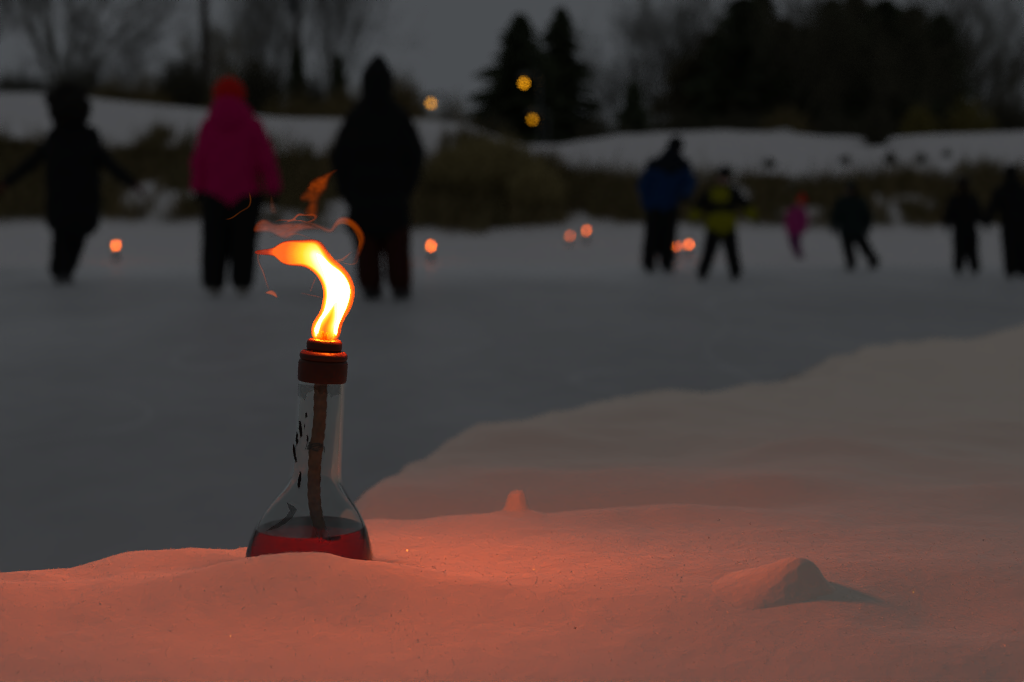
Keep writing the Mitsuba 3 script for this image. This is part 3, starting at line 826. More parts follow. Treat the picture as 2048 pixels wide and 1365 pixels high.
person('tall person in long black hooded coat, standing right behind the flame', D,
       dict(top=(757, 108), head=(757, 158), neck=(756, 208), chest=(753, 290), pelvis=(756, 392), sh_l=(714, 246), el_l=(684, 312), wr_l=(692, 378), sh_r=(800, 246), el_r=(826, 310), wr_r=(812, 380),
            hip_l=(732, 410), kn_l=(736, 500), an_l=(741, 580), hip_r=(786, 410), kn_r=(794, 500), an_r=(799, 580)),
       (.45, 1, 0), 'cloth_black', 'cloth_brown', 'cloth_black', hat_kind='hood', coat_len=.20, puff=1.45, extra=stripe, tw=1.3)
D = foot_y(545)
person('person in a blue jacket with navy shoulders skating near the middle', D,
       dict(top=(1350, 276), head=(1349, 298), neck=(1343, 322), chest=(1336, 352), pelvis=(1324, 408), sh_l=(1306, 336), el_l=(1288, 370), wr_l=(1290, 404), sh_r=(1368, 336), el_r=(1382, 366), wr_r=(1372, 390, -.2),
            hip_l=(1312, 420), kn_l=(1304, 480), an_l=(1297, 532), hip_r=(1338, 420), kn_r=(1336, 482), an_r=(1333, 535)),
       (.7, .7, 0), 'cloth_blue', 'cloth_black', 'cloth_black', hood='cloth_navy', coat_len=.02, puff=1.3, tw=1.45,
       extra=lambda t, P, u, bl, face: tag(obj('yoke', soft([m3.Manifold.batch_hull([ball(P['neck'], .125 * u), ball(P['sh_l'] + S([0, 0, .012]), .112 * u), ball(P['sh_r'] + S([0, 0, .012]), .112 * u), ball(P['chest'] + S([0, 0, .05]), .165 * u)])], .03 * u, 3), 'cloth_navy', t + '__jacket', smooth=True), 'navy shoulder yoke'))
D = foot_y(560)


def bands(t, P, u, bl, face):
    pv = P['pelvis']
    c = m3.Manifold.batch_hull([ball(pv - bl * .075 * u + S([0, 0, .09 * u]), .172 * u), ball(pv + bl * .075 * u + S([0, 0, .09 * u]), .172 * u), ball(pv - bl * .08 * u - S([0, 0, .06 * u]), .172 * u), ball(pv + bl * .08 * u - S([0, 0, .06 * u]), .172 * u)])
    tag(obj('waist_band', soft([c], .03 * u, 3), 'cloth_yellow', t + '__jacket', smooth=True), 'yellow lower band of the jacket')
    for s in 'lr':
        tag(obj('cuff', soft([bone(P['el_' + s] * .45 + P['wr_' + s] * .55, 0.100 * u, P['wr_' + s], .095 * u)], .03 * u, 3), 'cloth_yellow', t + '__jacket', smooth=True), 'yellow sleeve cuff')
    ch = P['chest'] + S([-.02, -.10 * u, .06 * u])
    tag(obj('chest_patch', soft([m3.Manifold.batch_hull([ball(ch + S([x * u, 0, z * u]), .07 * u) for x in (-.08, .08) for z in (-.06, .06)])], .03 * u, 3), 'cloth_yellow', t + '__jacket', smooth=True), 'yellow chest panel')


person('child in a black and yellow jacket, arms out and legs wide apart', D,
       dict(top=(1449, 333), head=(1448, 354), neck=(1445, 376), chest=(1442, 400), pelvis=(1442, 446), sh_l=(1418, 388), el_l=(1398, 412), wr_l=(1390, 434), sh_r=(1468, 388), el_r=(1490, 410), wr_r=(1504, 432),
            hip_l=(1430, 460), kn_l=(1418, 508), an_l=(1406, 548), hip_r=(1455, 460), kn_r=(1464, 508), an_r=(1471, 548)),
       (-.3, 1, 0), 'cloth_black', 'cloth_black', 'cloth_black', extra=bands, puff=1.3, tw=1.45)
D = foot_y(522)
person('small child in pink with a red hat, furthest from the camera', D,
       dict(top=(1604, 390), head=(1602, 405), neck=(1598, 418), chest=(1594, 432), pelvis=(1590, 458), sh_l=(1582, 425), el_l=(1576, 442), wr_l=(1575, 456), sh_r=(1607, 425), el_r=(1611, 442), wr_r=(1609, 456),
            hip_l=(1584, 466), kn_l=(1586, 488, .1), an_l=(1596, 509, .2), hip_r=(1595, 466), kn_r=(1594, 490), an_r=(1600, 515)),
       (1, .2, 0), 'cloth_pink', 'cloth_purple', 'cloth_red', glove='cloth_pink', coat_len=.06, puff=1.3, hat_kind='pompom')
D = foot_y(540)
person('skater in a wide dark coat striding with legs apart, right of the child in pink', D,
       dict(top=(1702, 360), head=(1702, 380), neck=(1701, 398), chest=(1700, 418), pelvis=(1702, 456), sh_l=(1680, 408), el_l=(1670, 432), wr_l=(1668, 456), sh_r=(1724, 408), el_r=(1734, 432), wr_r=(1736, 456),
            hip_l=(1692, 466), kn_l=(1697, 500), an_l=(1703, 530), hip_r=(1714, 466), kn_r=(1732, 498), an_r=(1749, 526)),
       (-.6, .8, 0), 'cloth_teal', 'cloth_black', 'cloth_teal', coat_len=.10, puff=2.1, hair=True, tw=1.5)
D = foot_y(550)
person('slim skater in dark clothes, second from the right edge', D,
       dict(top=(1927, 352), head=(1926, 372), neck=(1926, 392), chest=(1926, 412), pelvis=(1930, 455), sh_l=(1906, 402), el_l=(1897, 428), wr_l=(1893, 452), sh_r=(1946, 402), el_r=(1957, 426), wr_r=(1966, 446),
            hip_l=(1920, 466), kn_l=(1919, 506), an_l=(1918, 538), hip_r=(1941, 466), kn_r=(1945, 506), an_r=(1949, 540)),
       (.3, 1, 0), 'cloth_black', 'cloth_black', 'cloth_soft_black', hair=True, puff=1.5, tw=1.45)
D = foot_y(558)
person('dark-clad skater cut off by the right edge of the frame', D,
       dict(top=(2022, 330), head=(2022, 352), neck=(2023, 374), chest=(2026, 398), pelvis=(2030, 450), sh_l=(1998, 386), el_l=(1985, 416), wr_l=(1978, 442), sh_r=(2052, 386), el_r=(2062, 416), wr_r=(2066, 444),
            hip_l=(2020, 462), kn_l=(2020, 508), an_l=(2022, 546), hip_r=(2043, 462), kn_r=(2046, 508), an_r=(2048, 544)),
       (.1, 1, 0), 'cloth_black', 'cloth_black', 'cloth_black', hood='cloth_black', puff=1.6, tw=1.5)

# ------------------------------------------------------------------ the bottle torch
PXM = 0.3147e-3                                              # metres per pixel of the photograph at the bottle
P0 = at(620, 1115, BY)
LEAN = np.array([0.079, 0.0, 1.0])
LEAN /= np.linalg.norm(LEAN)
ROT = trimesh.geometry.align_vectors([0, 0, 1], LEAN)
BOT = np.eye(4)
BOT[:3, :3] = ROT[:3, :3]
BOT[:3, 3] = P0
mm = 1e-3
PROF = np.array([(33, -47), (37.5, -44), (40.2, -36), (41.2, -22), (41.0, -10), (40.1, 0), (39.1, 5), (36.9, 13), (34.0, 21), (30.5, 28), (26.6, 34), (21.6, 40), (17.6, 45.5), (16.0, 50), (15.9, 57), (15.6, 66), (15.35, 78), (15.0, 95), (14.5, 108), (14.3, 122)], float)
h_s = np.linspace(-47, 122, 120)
r_s = np.interp(h_s, PROF[:, 1], PROF[:, 0])
r_s = np.convolve(np.pad(r_s, 4, mode='edge'), np.ones(9) / 9, 'valid')


def bottle_r(h):
    return np.interp(h, h_s, r_s)


def place(m):
    m.apply_transform(BOT)
    return m


torch = thing('bottle_torch', 'clear glass bottle torch of red lamp oil burning in the foreground snow', 'oil lamp')
outer = [(0, -47.0)] + list(zip(r_s, h_s))
wall = np.interp(h_s, [-47, -40, -20, 20, 45, 122], [3.5, 2.6, 2.0, 1.6, 2.3, 2.3])
inner = [(max(r - w, .1), h) for r, h, w in zip(r_s, h_s, wall) if h > -43]
prof = np.array(outer + inner[::-1] + [(0, inner[0][1])]) * mm
obj('glass', place(lathe(prof, 96)), 'glass', torch, smooth=40)
# liquid, its top level though the bottle leans
LEVEL = 19.5
lev = Point(0, 0)
lq = [(0, -42.6)] + [(max(np.interp(h, h_s, r_s - wall), .1) + .25, h) for h in np.linspace(-42.6, LEVEL + 8, 50)] + [(0, LEVEL + 8)]
lm = place(lathe(np.array(lq) * mm, 96))
g = m3.Manifold(m3.Mesh(np.asarray(lm.vertices, np.float32), np.asarray(lm.faces, np.uint32)))
zl = (P0 + LEAN * LEVEL * mm)[2]
g = g.trim_by_plane([0, 0, -1], -float(zl))
gm = g.to_mesh()
lm2 = trimesh.Trimesh(gm.vert_properties[:, :3], gm.tri_verts)
obj('lamp_oil', lm2 if len(lm2.faces) else lm, 'liquid', torch, smooth=40)
tag(torch + '__lamp_oil', 'dark red lamp oil in the belly of the bottle')
# cap: collar with a groove, a ring above, a puck on top
cap = [(0, 131.0), (11.2, 131.0), (13.2, 130.6), (14.6, 129.0), (14.9, 127.4), (14.5, 125.9), (13.9, 125.3), (14.8, 124.6), (15.3, 123.5), (15.3, 117.5), (15.1, 113.0), (14.6, 111.8), (14.3, 112.0), (14.3, 121.5), (0, 121.6)]
obj('collar', place(lathe(np.array(cap[::-1]) * mm, 96)), 'cap', torch, smooth=50)
puck = [(0, 131.1), (10.0, 131.1), (10.75, 131.8), (11.0, 133.2), (10.95, 135.8), (10.5, 137.2), (9.3, 138.0), (4.6, 138.2), (3.6, 137.2), (0, 137.0)]
obj('wick_holder', place(lathe(np.array(puck) * mm, 96)), 'cap', torch, smooth=50)


def local(px, py, depth=0.0):
    """A photograph pixel on the plane of the bottle's axis, in the bottle's own millimetres (x, y, h)."""
    q = np.linalg.inv(BOT) @ np.append(at(px, py, BY), 1)
    return np.array([q[0] * 1e3, depth, q[2] * 1e3])


# wick: a twisted cord down into the oil
wp = np.array([local(x, y, d) for x, y, d in ((642, 745, 0), (641, 790, 0), (640, 830, .5), (637, 862, .5), (633, 892, 0), (630, 915, -.5), (629, 950, -1), (628, 985, -1), (630, 1015, -.5), (634, 1038, 0), (641, 1060, 1), (650, 1090, 3))])
s = np.linspace(0, 1, 110)
cum = np.concatenate([[0], np.cumsum(np.linalg.norm(np.diff(wp, axis=0), axis=1))])
wc = np.stack([np.interp(s * cum[-1], cum, wp[:, i]) for i in range(3)], 1)
for i in range(3):
    wc[:, i] = np.convolve(np.pad(wc[:, i], 5, mode='edge'), np.ones(11) / 11, 'valid')
ns = 20
ang = np.arange(ns) / ns * 2 * np.pi
rr = 3.9 * (1 + .06 * np.cos(3 * (ang[None, :] + s[:, None] * 34))) * (1 + .07 * (meshkit.noise(np.stack([s * 30, s * 0, s * 0], -1), 3)[:, None] - .5) + .12 * np.exp(-((s - .44) / .03) ** 2)[:, None])
V = wc[:, None] + np.stack([np.cos(ang)[None, :] * rr, np.sin(ang)[None, :] * rr, 0 * rr], -1)
i, j = np.meshgrid(np.arange(len(s) - 1), np.arange(ns), indexing='ij')
qd = np.stack([i * ns + j, (i + 1) * ns + j, (i + 1) * ns + (j + 1) % ns, i * ns + (j + 1) % ns], -1).reshape(-1, 4)
wm = trimesh.Trimesh(V.reshape(-1, 3) * mm, np.vstack([qd[:, [0, 1, 2]], qd[:, [0, 2, 3]]]), process=False)
wk = obj('wick', place(wm), 'wick', torch, smooth=True)
# scorched knot and loose threads round the middle of the wick
rs = np.random.default_rng(2)
kb = MB()
c0 = local(632, 893)
for k in range(5):
    a = np.linspace(0, 2 * np.pi, 15)
    kb.tube(np.stack([c0[0] + np.cos(a) * 4.1, c0[1] + np.sin(a) * 4.1, c0[2] + (k - 2) * .9 + np.sin(a * 2 + k) * .7], 1) * mm, .55 * mm, 6)
for k in range(9):
    a = rs.uniform(0, 6.28)
    st = c0 + np.array([math.cos(a) * 4.0, math.sin(a) * 4.0, rs.uniform(-3, 3)])
    kb.tube(np.array([st, st + np.array([math.cos(a) * 1.6, math.sin(a) * 1.6, -1.0]), st + np.array([math.cos(a) * 2.2, math.sin(a) * 2.2, -rs.uniform(2.5, 5.5)])]) * mm, .22 * mm, 5)
obj('knot', place(kb.mesh()), 'char', wk, smooth=50)
# the burning end
tb = MB()
for k in range(7):
    a = k * .9
    b0 = local(648, 692) + np.array([math.cos(a) * 1.5, math.sin(a) * 1.5, 0])
    tb.tube(np.array([b0 - [0, 0, 1.5], b0 + [0, 0, 3.0], b0 + np.array([rs.normal(0, .5), rs.normal(0, .5), rs.uniform(6.5, 9.5)])]) * mm, [1.5 * mm, 1.4 * mm, .7 * mm], 7)
obj('wick_tip', place(tb.mesh()), 'char_tip', wk, smooth=50)
tag(wk + '__wick_tip', 'charred end of the wick inside the flame')


def on_glass(poly_px, off=0.12, step=0.5, shift=0.0, ragged=0.0):
    """A thin flake on the outside of the glass, its outline taken at pixels, wrapped round the front."""
    pts = np.array([local(a + shift, b)[[0, 2]] for a, b in poly_px])
    pg = Polygon(pts).buffer(0)
    rag = np.array(shapely.segmentize(pg.exterior, .45).coords)
    rag = rag + ragged * (np.stack([meshkit.fbm(np.stack([rag[:, 0] * 1.1, rag[:, 1] * 1.1, rag[:, 0] * 0 + c_], -1), 2, 5) for c_ in (1.3, 7.7)], 1) - .5)
    pg = Polygon(rag).buffer(0)
    if pg.geom_type != 'Polygon':
        pg = max(pg.geoms, key=lambda w: w.area)
    x0, y0, x1, y1 = pg.bounds
    gx_, gy_ = np.meshgrid(np.arange(x0, x1, step), np.arange(y0, y1, step))
    q = np.stack([gx_.ravel(), gy_.ravel()], 1)
    q = q[shapely.contains(pg.buffer(-step * .3), shapely.points(q))]
    ring = np.array(shapely.segmentize(pg.exterior, step).coords)[:-1]
    q = np.vstack([ring, q])
    tri = Delaunay(q).simplices
    cen = q[tri].mean(1)
    tri = tri[shapely.contains(pg, shapely.points(cen))]
    a = q[tri]
    area = (a[:, 1, 0] - a[:, 0, 0]) * (a[:, 2, 1] - a[:, 0, 1]) - (a[:, 2, 0] - a[:, 0, 0]) * (a[:, 1, 1] - a[:, 0, 1])
    tri = np.where((area < 0)[:, None], tri[:, ::-1], tri)
    R_ = bottle_r(q[:, 1])
    x = np.clip(q[:, 0], -R_ * .995, R_ * .995)
    y = -np.sqrt(R_ ** 2 - x ** 2)
    nrm = np.stack([x / R_, y / R_, 0 * x], 1)
    base = np.stack([x, y, q[:, 1]], 1)
    o, i_ = base + nrm * (off + .10), base + nrm * off
    nn, rn = len(q), len(ring)
    k = np.arange(rn)
    side = np.concatenate([np.stack([k, (k + 1) % rn, k + nn], 1), np.stack([(k + 1) % rn, (k + 1) % rn + nn, k + nn], 1)])
    return place(trimesh.Trimesh(np.vstack([o, i_]) * mm, np.vstack([tri, tri[:, ::-1] + nn, side]), process=False))


gk = torch + '__glass'
for poly in ([(599, 838), (603, 836), (606, 850), (607, 866), (603, 870), (600, 856)],
             [(586, 884), (590, 890), (593, 905), (596, 918), (593, 920), (588, 908), (585, 896)],
             [(594, 858), (597, 864), (598, 880), (595, 888), (592, 876)],
             [(603, 934), (606, 940), (605, 954), (602, 968), (599, 964), (599, 950)],
             [(617, 862), (620, 868), (619, 880), (616, 874)], [(613, 822), (616, 818), (617, 828), (614, 832)], [(610, 842), (613, 846), (611, 852)]):
    obj('paint_fleck', on_glass(poly, .08, .30, 4.0, 1.0), 'fleck', gk)
obj('smear', on_glass([(583, 993), (600, 999), (606, 1004), (598, 1018), (586, 1028), (570, 1037), (552, 1044), (546, 1046), (556, 1038), (573, 1027), (586, 1016), (592, 1006)], .12, .5), 'smear', gk)
tag(gk + '__smear', 'dark curved smear on the shoulder of the glass')
edge = [(599, 766), (684, 766)] + [(684 - k * 4.25, 772 + 14 * float(meshkit.noise(np.array([k * .7, 0, 0]), 3)) + (12 if k < 5 else 0) + (14 if k > 15 else 0)) for k in range(21)]
obj('soot_stain', on_glass(edge, .12, .8), 'soot', gk)

# ------------------------------------------------------------------ the flame
FC = np.array([480.0, 320.0])
cropped = lambda pts: FC + np.array(pts, float) / 3.413


def world_px(q, depth=0.0):
    return np.array([at(a, b, BY + depth) for a, b in q])


def smooth_ring(pts, n=260):
    p = np.vstack([pts, pts[:1]])
    c = np.concatenate([[0], np.cumsum(np.linalg.norm(np.diff(p, axis=0), axis=1))])
    from scipy.interpolate import CubicSpline
    cs = CubicSpline(c, p, bc_type='periodic')
    return cs(np.linspace(0, c[-1], n, endpoint=False))


ENV = smooth_ring(cropped([(545, 1228), (512, 1215), (498, 1165), (512, 1110), (550, 1050), (572, 980), (578, 900), (560, 830), (520, 772), (440, 722), (345, 712), (285, 690), (245, 655), (180, 640), (112, 632), (180, 620), (240, 604), (285, 575), (345, 560), (450, 556),
                           (535, 563), (576, 606), (622, 672), (700, 742), (750, 812), (772, 880), (766, 955), (735, 1035), (702, 1090), (682, 1150), (660, 1215), (635, 1232), (612, 1238), (575, 1238)]))
CORE = smooth_ring(cropped([(522, 640), (556, 652), (606, 702), (680, 758), (730, 820), (752, 885), (746, 950), (718, 1030), (690, 1090), (668, 1160), (652, 1200), (642, 1188), (652, 1110), (664, 1030), (658, 975), (622, 1020), (572, 1086), (546, 1146), (528, 1190), (511, 1180),
                            (512, 1140), (536, 1092), (572, 1030), (590, 960), (596, 895), (586, 830), (560, 750), (532, 690)]))
NOTCH = Polygon(cropped([(656, 990), (630, 1020), (580, 1085), (552, 1150), (530, 1205), (560, 1240), (620, 1240), (645, 1200), (655, 1110), (662, 1040)]))
ENVP, COREP = Polygon(ENV).buffer(3.2), Polygon(CORE).buffer(-.6)


def inflate(poly, step, thick, wiggle=0.0):
    """A closed body with that outline in the plane of the bottle, as thick as it is wide there; also the outline distance and the pixel place of each vertex."""
    ring = np.array(shapely.segmentize(poly.exterior, step).coords)[:-1]
    x0, y0, x1, y1 = poly.bounds
    a, b_ = np.meshgrid(np.arange(x0, x1, step), np.arange(y0, y1, step))
    q = np.stack([a.ravel() + (np.arange(a.size) // a.shape[1] % 2) * step * .5, b_.ravel()], 1)
    q = q[shapely.contains(poly.buffer(-step * .45), shapely.points(q))]
    q = np.vstack([ring, q])
    d = shapely.distance(poly.exterior, shapely.points(q))
    d[:len(ring)] = 0
    tri = Delaunay(q).simplices
    tri = tri[shapely.contains(poly.buffer(1e-3), shapely.points(q[tri].mean(1)))]
    A = q[tri]
    area = (A[:, 1, 0] - A[:, 0, 0]) * (A[:, 2, 1] - A[:, 0, 1]) - (A[:, 2, 0] - A[:, 0, 0]) * (A[:, 1, 1] - A[:, 0, 1])
    tri = np.where((area > 0)[:, None], tri[:, ::-1], tri)          # rows grow downwards
    w = max(d.max(), 1e-6)
    t = thick * np.sqrt(np.clip(d * (2 * w - d), 0, None)) * PXM
    mid = wiggle * np.sin(q[:, 1] / 37.0) * PXM
    P = world_px(q)
    front, back = P + np.stack([0 * t, mid - t, 0 * t], 1), P + np.stack([0 * t, mid + t, 0 * t], 1)
    nn = len(q)
    remap = np.arange(nn) + nn
    remap[:len(ring)] = np.arange(len(ring))
    mesh = trimesh.Trimesh(np.vstack([front, back]), np.vstack([tri, remap[tri[:, ::-1]]]), process=False)
    return mesh, np.concatenate([d, d]), np.vstack([q, q])


RAMP = np.array([0, .12, .30, .50, .72, .88, 1.0])
RCOL = np.array([(.04, .0015, 0), (.40, .018, 0), (1.0, .10, 0), (1.1, .30, .001), (1.2, .72, .012), (1.3, 1.0, .16), (1.4, 1.3, .8)])
em, d, q = inflate(ENVP, 1.5, 1.0)
dc = shapely.distance(COREP, shapely.points(q))
edge_q = np.clip(d / 11.5, 0, 1) ** 1.05
reach = np.where(q[:, 0] > 549, np.maximum(np.clip(1 - dc / 90.0, 0.0, 1) ** 1.05, .33), np.interp(q[:, 0], [510, 538, 553], [.04, .10, .33]))
near = np.clip(1 - dc / 9.0, 0, 1)
level = np.minimum(edge_q, reach)
innotch = shapely.contains(NOTCH, shapely.points(q))
low = smoothstep(640, 672, q[:, 1])
level = np.where(innotch, level * (1 - .25 * low) * np.clip(1 - dc / 26, .3, 1), level)
ecol = np.stack([np.interp(level, RAMP, RCOL[:, k]) for k in range(3)], 1)
fl = torch + '__flame'
cm, cd, cq = inflate(COREP, 1.5, .8)
obj('flame', cm, 'clear_gas', torch, smooth=True)
FLUX = 455.0
scene[fl]['emitter'] = {'type': 'area', 'radiance': rgb(FLUX, FLUX * .118, FLUX * .0045), 'sampling_weight': 3.0}
tag(fl, 'bright white and yellow flame bending to the left')
k = obj('outer_flame', em, 'flame_gas', fl, smooth=True, color=ecol)
scene[k]['emitter'] = {'type': 'area', 'radiance': {'type': 'mesh_attribute', 'name': 'vertex_color'}, 'sampling_weight': 0.0}


def wisp(poly_pts, peak, soft_px, crop=True, grow=0.0):
    pg = Polygon(smooth_ring(cropped(poly_pts) if crop else np.array(poly_pts, float), 160)).buffer(0)
    if pg.geom_type != 'Polygon':
        pg = max(pg.geoms, key=lambda w: w.area)
    m, d_, q_ = inflate(pg, 1.6, .35, 3.0)
    a = smoothstep(0, soft_px, d_) * (0.55 + 0.9 * (meshkit.fbm(np.stack([q_[:, 0] / 14, q_[:, 1] / 9, q_[:, 0] * 0], -1), 3, 8) - .28))
    a = np.clip(a, 0, 1.2)
    k_ = obj('wisp', m, 'wisp_gas', fl, smooth=True, color=a[:, None] * np.array(peak))
    scene[k_]['emitter'] = {'type': 'area', 'radiance': {'type': 'mesh_attribute', 'name': 'vertex_color'}, 'sampling_weight': 0.0}


def strand(line, widths, peak, soft_px=3.0):
    p = cropped(line)
    c = np.concatenate([[0], np.cumsum(np.linalg.norm(np.diff(p, axis=0), axis=1))])
    from scipy.interpolate import CubicSpline
    cs = CubicSpline(c, p)
    u_ = np.linspace(0, c[-1], 60)
    cc, tt = cs(u_), cs(u_, 1)
    tt /= np.linalg.norm(tt, axis=1, keepdims=True)
    w = np.interp(u_, c, widths) / 3.413
    nrm = np.stack([-tt[:, 1], tt[:, 0]], 1)
    w = np.maximum(w * np.clip(np.minimum(u_, c[-1] - u_) / 4, .15, 1), .4)
    discs = [Point(a).buffer(b) for a, b in zip(cc, w)]
    pg = shapely.union_all([shapely.union_all([discs[i], discs[i + 1]]).convex_hull for i in range(len(discs) - 1)])
    pg = Polygon(pg.exterior).buffer(.3).simplify(.25) if pg.geom_type == 'Polygon' and not len(pg.interiors) else pg
    m, d_, q_ = inflate(pg, 1.3, .5, 2.0)
    pos = shapely.line_locate_point(LineString(cc), shapely.points(q_)) / c[-1]
    a = smoothstep(0, soft_px * 1.25, d_) * (0.75 + .5 * np.sin(pos * 9 + len(line)) * .5) * np.clip(np.minimum(pos, 1 - pos) * 9, .1, 1)
    k_ = obj('wisp', m, 'wisp_gas', fl, smooth=True, color=np.clip(a, 0, 1.3)[:, None] * np.array(peak))
    scene[k_]['emitter'] = {'type': 'area', 'radiance': {'type': 'mesh_attribute', 'name': 'vertex_color'}, 'sampling_weight': 0.0}


dim, mid_, hot = (.10, .0125, 0), (.22, .025, 0), (.34, .042, 0)
wisp([(402, 255), (440, 205), (490, 130), (545, 105), (610, 78), (672, 66), (640, 100), (618, 150), (606, 200), (560, 260), (548, 330), (530, 392), (485, 408), (430, 352), (456, 300), (410, 285)], (.14, .017, 0), 16)
wisp([(455, 190), (520, 120), (600, 85), (665, 68), (622, 120), (596, 190), (520, 230)], (.10, .012, 0), 8)
strand([(232, 434), (300, 412), (370, 402), (400, 376), (450, 378), (500, 374), (522, 388), (502, 412), (455, 424), (400, 414), (330, 424), (262, 436)], [5, 7, 9, 11, 9, 10, 10, 9, 8, 7, 6, 4], mid_, 2.6)
wisp([(90, 490), (110, 430), (170, 400), (240, 430), (330, 425), (430, 430), (520, 450), (560, 470), (480, 480), (400, 500), (330, 545), (260, 530), (190, 500)], (.17, .021, 0), 8)
strand([(200, 520), (300, 500), (380, 455), (440, 432), (500, 440), (560, 466), (625, 482), (655, 440), (700, 408), (752, 424), (802, 470), (832, 530), (822, 600), (795, 670), (776, 712)], [4, 8, 10, 12, 14, 16, 16, 18, 24, 26, 26, 24, 20, 14, 6], (.20, .028, 0), 6)
strand([(655, 470), (690, 430), (740, 440), (790, 490), (815, 550), (800, 620)], [8, 12, 12, 12, 10, 4], (.16, .03, 0), 3)
strand([(598, 632), (625, 668), (655, 692), (700, 680), (735, 652), (765, 628)], [6, 10, 12, 10, 7, 3], (.26, .05, .001), 3)
strand([(690, 700), (740, 712), (790, 706), (800, 670)], [3, 4, 5, 3], (.15, .03, 0), 1.8)
strand([(246, 628), (190, 630), (130, 634), (122, 680), (150, 750), (172, 815), (188, 862), (200, 892)], [16, 12, 8, 5, 6, 5, 5, 6], (.24, .035, .001), 2.4)
wisp([(172, 908), (200, 890), (248, 912), (258, 942), (215, 925)], (.36, .05, .001), 3)
strand([(300, 545), (370, 505), (440, 520), (500, 545)], [4, 6, 6, 3], (.11, .02, 0), 2)
strand([(420, 910), (500, 928), (560, 940)], [3, 4, 3], (.06, .01, 0), 1.5)
strand([(480, 900), (505, 830), (520, 800)], [3, 4, 3], (.06, .01, 0), 1.5)
strand([(-105, 405), (-40, 388), (10, 352), (62, 318), (72, 255), (58, 212)], [4, 5, 5, 6, 6, 4], (.10, .022, .001), 2)
wisp([(215, 370), (200, 300), (215, 240), (245, 300), (250, 370)], (.05, .012, .004), 8)

# ------------------------------------------------------------------ burning bottles along the far shore
small = {'glass': np.array([(0, -.08)] + [(r, h) for r, h in zip(r_s[::4] * mm, h_s[::4] * mm)] + [(0, .122)]), 'collar': np.array(cap[::-1]) * mm, 'wick_holder': np.array(puck) * mm}
small_ply = {k: mikit.ply(lathe(p, 24), 'material_far_glass' if k == 'glass' else 'material_cap', smooth=50) for k, p in small.items()}
fm = trimesh.creation.icosphere(2, 1.0)
hz = fm.vertices[:, 2]
wd = np.where(hz < 0, np.sqrt(1 - hz ** 2), np.sqrt(1 - hz ** 2) * (1 - hz * .45))
ph = np.arctan2(fm.vertices[:, 1], fm.vertices[:, 0])
fm.vertices = np.stack([np.cos(ph) * wd * .013 + .008 * np.maximum(hz, 0) ** 2, np.sin(ph) * wd * .013, .168 + hz * .030], 1)
FAR_FLAME = mikit.ply(fm, 'material_flame_core', smooth=True)


def far_torch(px, py, y, label, rad, tilt=0.0):
    p = at(px, py, y)
    g = 0.0 if y < 17.5 else shore_at(p[0], p[1])
    z = max(g, 0.0) + 0.012
    size = (p[2] - z) / 0.175
    size = float(np.clip(size, .8, 1.6))
    t = thing('bottle_torch', label, 'oil lamp', 'bottle torches burning along the far shore')
    M = T().translate([float(p[0]), float(p[1]), float(p[2] - .175 * size)]).rotate([0, 0, 1], tilt).scale(size)
    for k, d_ in small_ply.items():
        scene[t + '__' + k] = {**d_, 'to_world': M}
    scene[t + '__flame'] = {**FAR_FLAME, 'to_world': M, 'emitter': {'type': 'area', 'radiance': rgb(rad * 1.15, rad * .17, rad * .002), 'sampling_weight': 0.15}}


far_torch(232, 490, 19.6, 'burning bottle torch on the snow right of the person with outstretched arms', 17)
far_torch(862, 491, 19.8, 'burning bottle torch right of the legs of the tall person in black', 17, 40)
far_torch(1140, 471, 24.5, 'left one of the two dim burning bottle torches below the middle of the bank', 9, 80)
far_torch(1173, 460, 25.5, 'right one of the two dim burning bottle torches below the middle of the bank', 8.5, 120)
far_torch(1352, 492, 20.0, 'left one of the two burning bottle torches between the blue jacket and the yellow one', 17, 200)
far_torch(1378, 488, 20.8, 'right one of the two burning bottle torches between the blue jacket and the yellow one', 15, 260)


# ------------------------------------------------------------------ lumps, crystals and specks on the near snow
def fin(dx, dy):
    """Height of the wind-packed lump: a ramp from the left up to a rounded top, steep at its right end."""
    u_, v_ = dx * .50 - dy * .866, dx * .866 + dy * .50
    ridge = np.interp(u_, [-.060, -.046, -.034, -.022, -.012, -.004, .001, .005, .009, .013, .0165], [0, .0020, .0065, .0145, .0215, .0250, .0256, .0230, .0150, .0058, 0])
    return .70 * ridge * np.where(v_ > 0, np.exp(-np.abs(v_ / .0150) ** 3.4), np.exp(-np.abs(v_ / .029) ** 1.7))


lx, ly = np.arange(-.078, .042, .0008), np.arange(-.046, .060, .0010)


def fin_z(X, Y):
    dx, dy = X - LUMP[0], Y - LUMP[1]
    r_ = fin(dx + .004 * nz(X, Y, .02, 61), dy + .004 * nz(X, Y, .018, 62))
    return bank_z(X, Y) + r_ * (1 + .25 * nz(X, Y, .010, 63)) - .0012 * smoothstep(.0025, .0004, r_)


v, f = grid(LUMP[0] + lx, LUMP[1] + ly, fin_z)

obj('snow_lump', trimesh.Trimesh(v, f, process=False), 'snow_near', smooth=True, uv=v[:, :2])
tag('snow_lump', 'rounded lump of snow at the right, throwing a long shadow', 'snow lump', 'lumps of snow on the bank')
sp_ = at(1034, 1030, 1.13)


def stub_z(X, Y):
    dx, dy = X - sp_[0] + .003 * nz(X, Y, .012, 71), Y - sp_[1] + .003 * nz(X, Y, .012, 72)
    r_ = np.hypot(dx - .002, dy)
    h_ = .0140 * np.exp(-(np.hypot(dx, dy) / .0086) ** 5) + .0045 * np.exp(-(r_ / .017) ** 2)
    return bank_z(X, Y) + h_ * (1 + .3 * nz(X, Y, .006, 73)) - .0012 * smoothstep(.0012, .0002, h_)


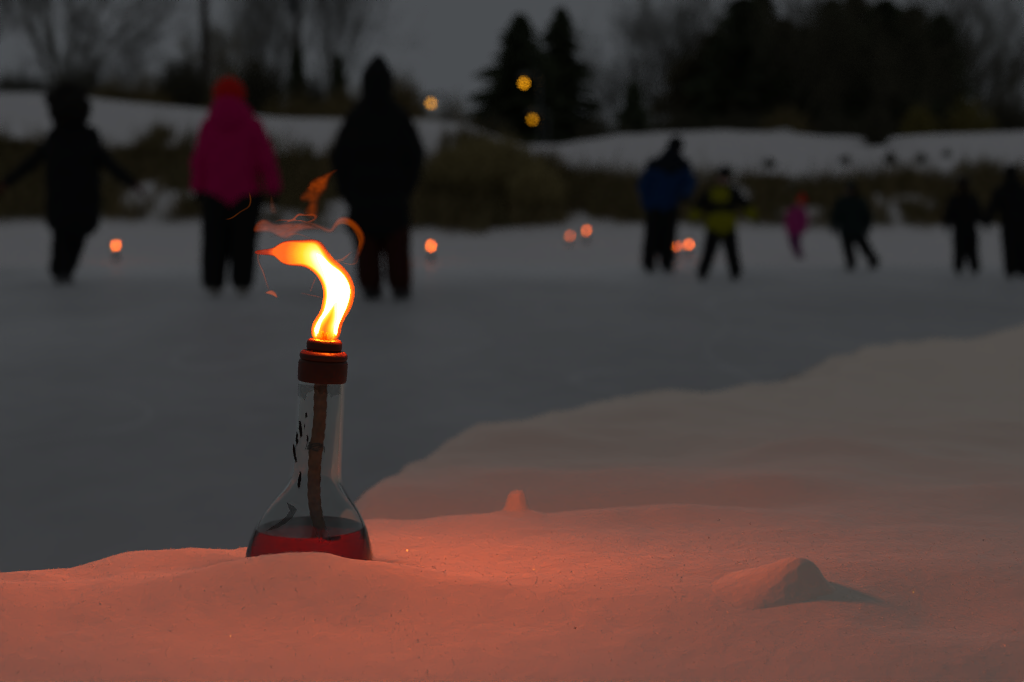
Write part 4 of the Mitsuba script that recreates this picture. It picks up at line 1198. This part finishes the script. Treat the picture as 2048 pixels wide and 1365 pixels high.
v, f = grid(sp_[0] + np.arange(-.05, .05, .0009), sp_[1] + np.arange(-.05, .05, .0009), stub_z)
k_ = obj('snow_lump', trimesh.Trimesh(v, f, process=False), 'snow_near', smooth=True, uv=v[:, :2])
tag(k_, 'small upright stub of snow on the crest right of the bottle', 'snow lump', 'lumps of snow on the bank')
hl = at(1600, 262, 41.5)
m = trimesh.creation.icosphere(3, 1.0)
m.vertices = m.vertices * [.42, .4, .16] * (1 + .3 * (meshkit.noise(m.vertices * 2, 4)[:, None] - .5)) + [hl[0], hl[1] + 2.5, shore_at(hl[0], hl[1] + 2.5) + .22]
tag(obj('snow_lump', m, mats['shore_snow']['bsdf'] and {'type': 'diffuse', 'reflectance': rgb(.55, .56, .55)}, smooth=True), 'pale mound of snow under the dark trees above the child in pink', 'snow lump')

rs = np.random.default_rng(12)
n = 9000
x, y = rs.uniform(-.36, .40, n), rs.uniform(.66, 1.05, n)
z = bank_z(x[:, None], y[:, None])[:, 0]
nr = rs.normal(0, 1, (n, 3))
nr[:, 2] = np.abs(nr[:, 2]) + .3
nr /= np.linalg.norm(nr, axis=1, keepdims=True)
a = np.cross(nr, [0.3, .9, .1])
a /= np.linalg.norm(a, axis=1, keepdims=True)
b = np.cross(nr, a)
r = rs.uniform(.0002, .00055, n)
hexa = [np.stack([x, y, z + .0007], 1) + r[:, None] * (math.cos(k * math.pi / 3) * a + math.sin(k * math.pi / 3) * b) for k in range(6)]
V = np.stack(hexa, 1).reshape(-1, 3)
i = np.arange(n)[:, None] * 6
F = np.concatenate([i + [0, 1, 2], i + [0, 2, 3], i + [0, 3, 4], i + [0, 4, 5]])
obj('snow_crystals', trimesh.Trimesh(V, F, process=False), 'crystal')
tag('snow_crystals', 'tiny ice crystals glinting on the near snow', 'ice crystals', kind='stuff')

for px, py, yy, lab in ((1438, 1035, 1.1, 'dark speck on the snow above the lump, left of a pair'), (1500, 1043, 1.08, 'dark speck on the snow above the lump, right of a pair'),
                        (1417, 1076, 1.03, 'dark speck on the snow up and left of the lump, nearer than the pair'), (1966, 1116, 1.0, 'lone dark speck on the snow near the right edge'),
                        (1875, 1350, .71, 'dark speck on the snow in the bottom right corner'), (1150, 1268, .78, 'dark speck on the foreground snow between bottle and lump')):
    p = at(px, py, yy)
    p[2] = ground_at(p[0], p[1])
    m = trimesh.creation.icosphere(1, .00045)
    m.vertices = m.vertices * [1.3, 1, .7] + p + [0, 0, .0005]
    tag(obj('debris_speck', m, 'debris', smooth=True), lab, 'debris', 'dark specks on the snow')
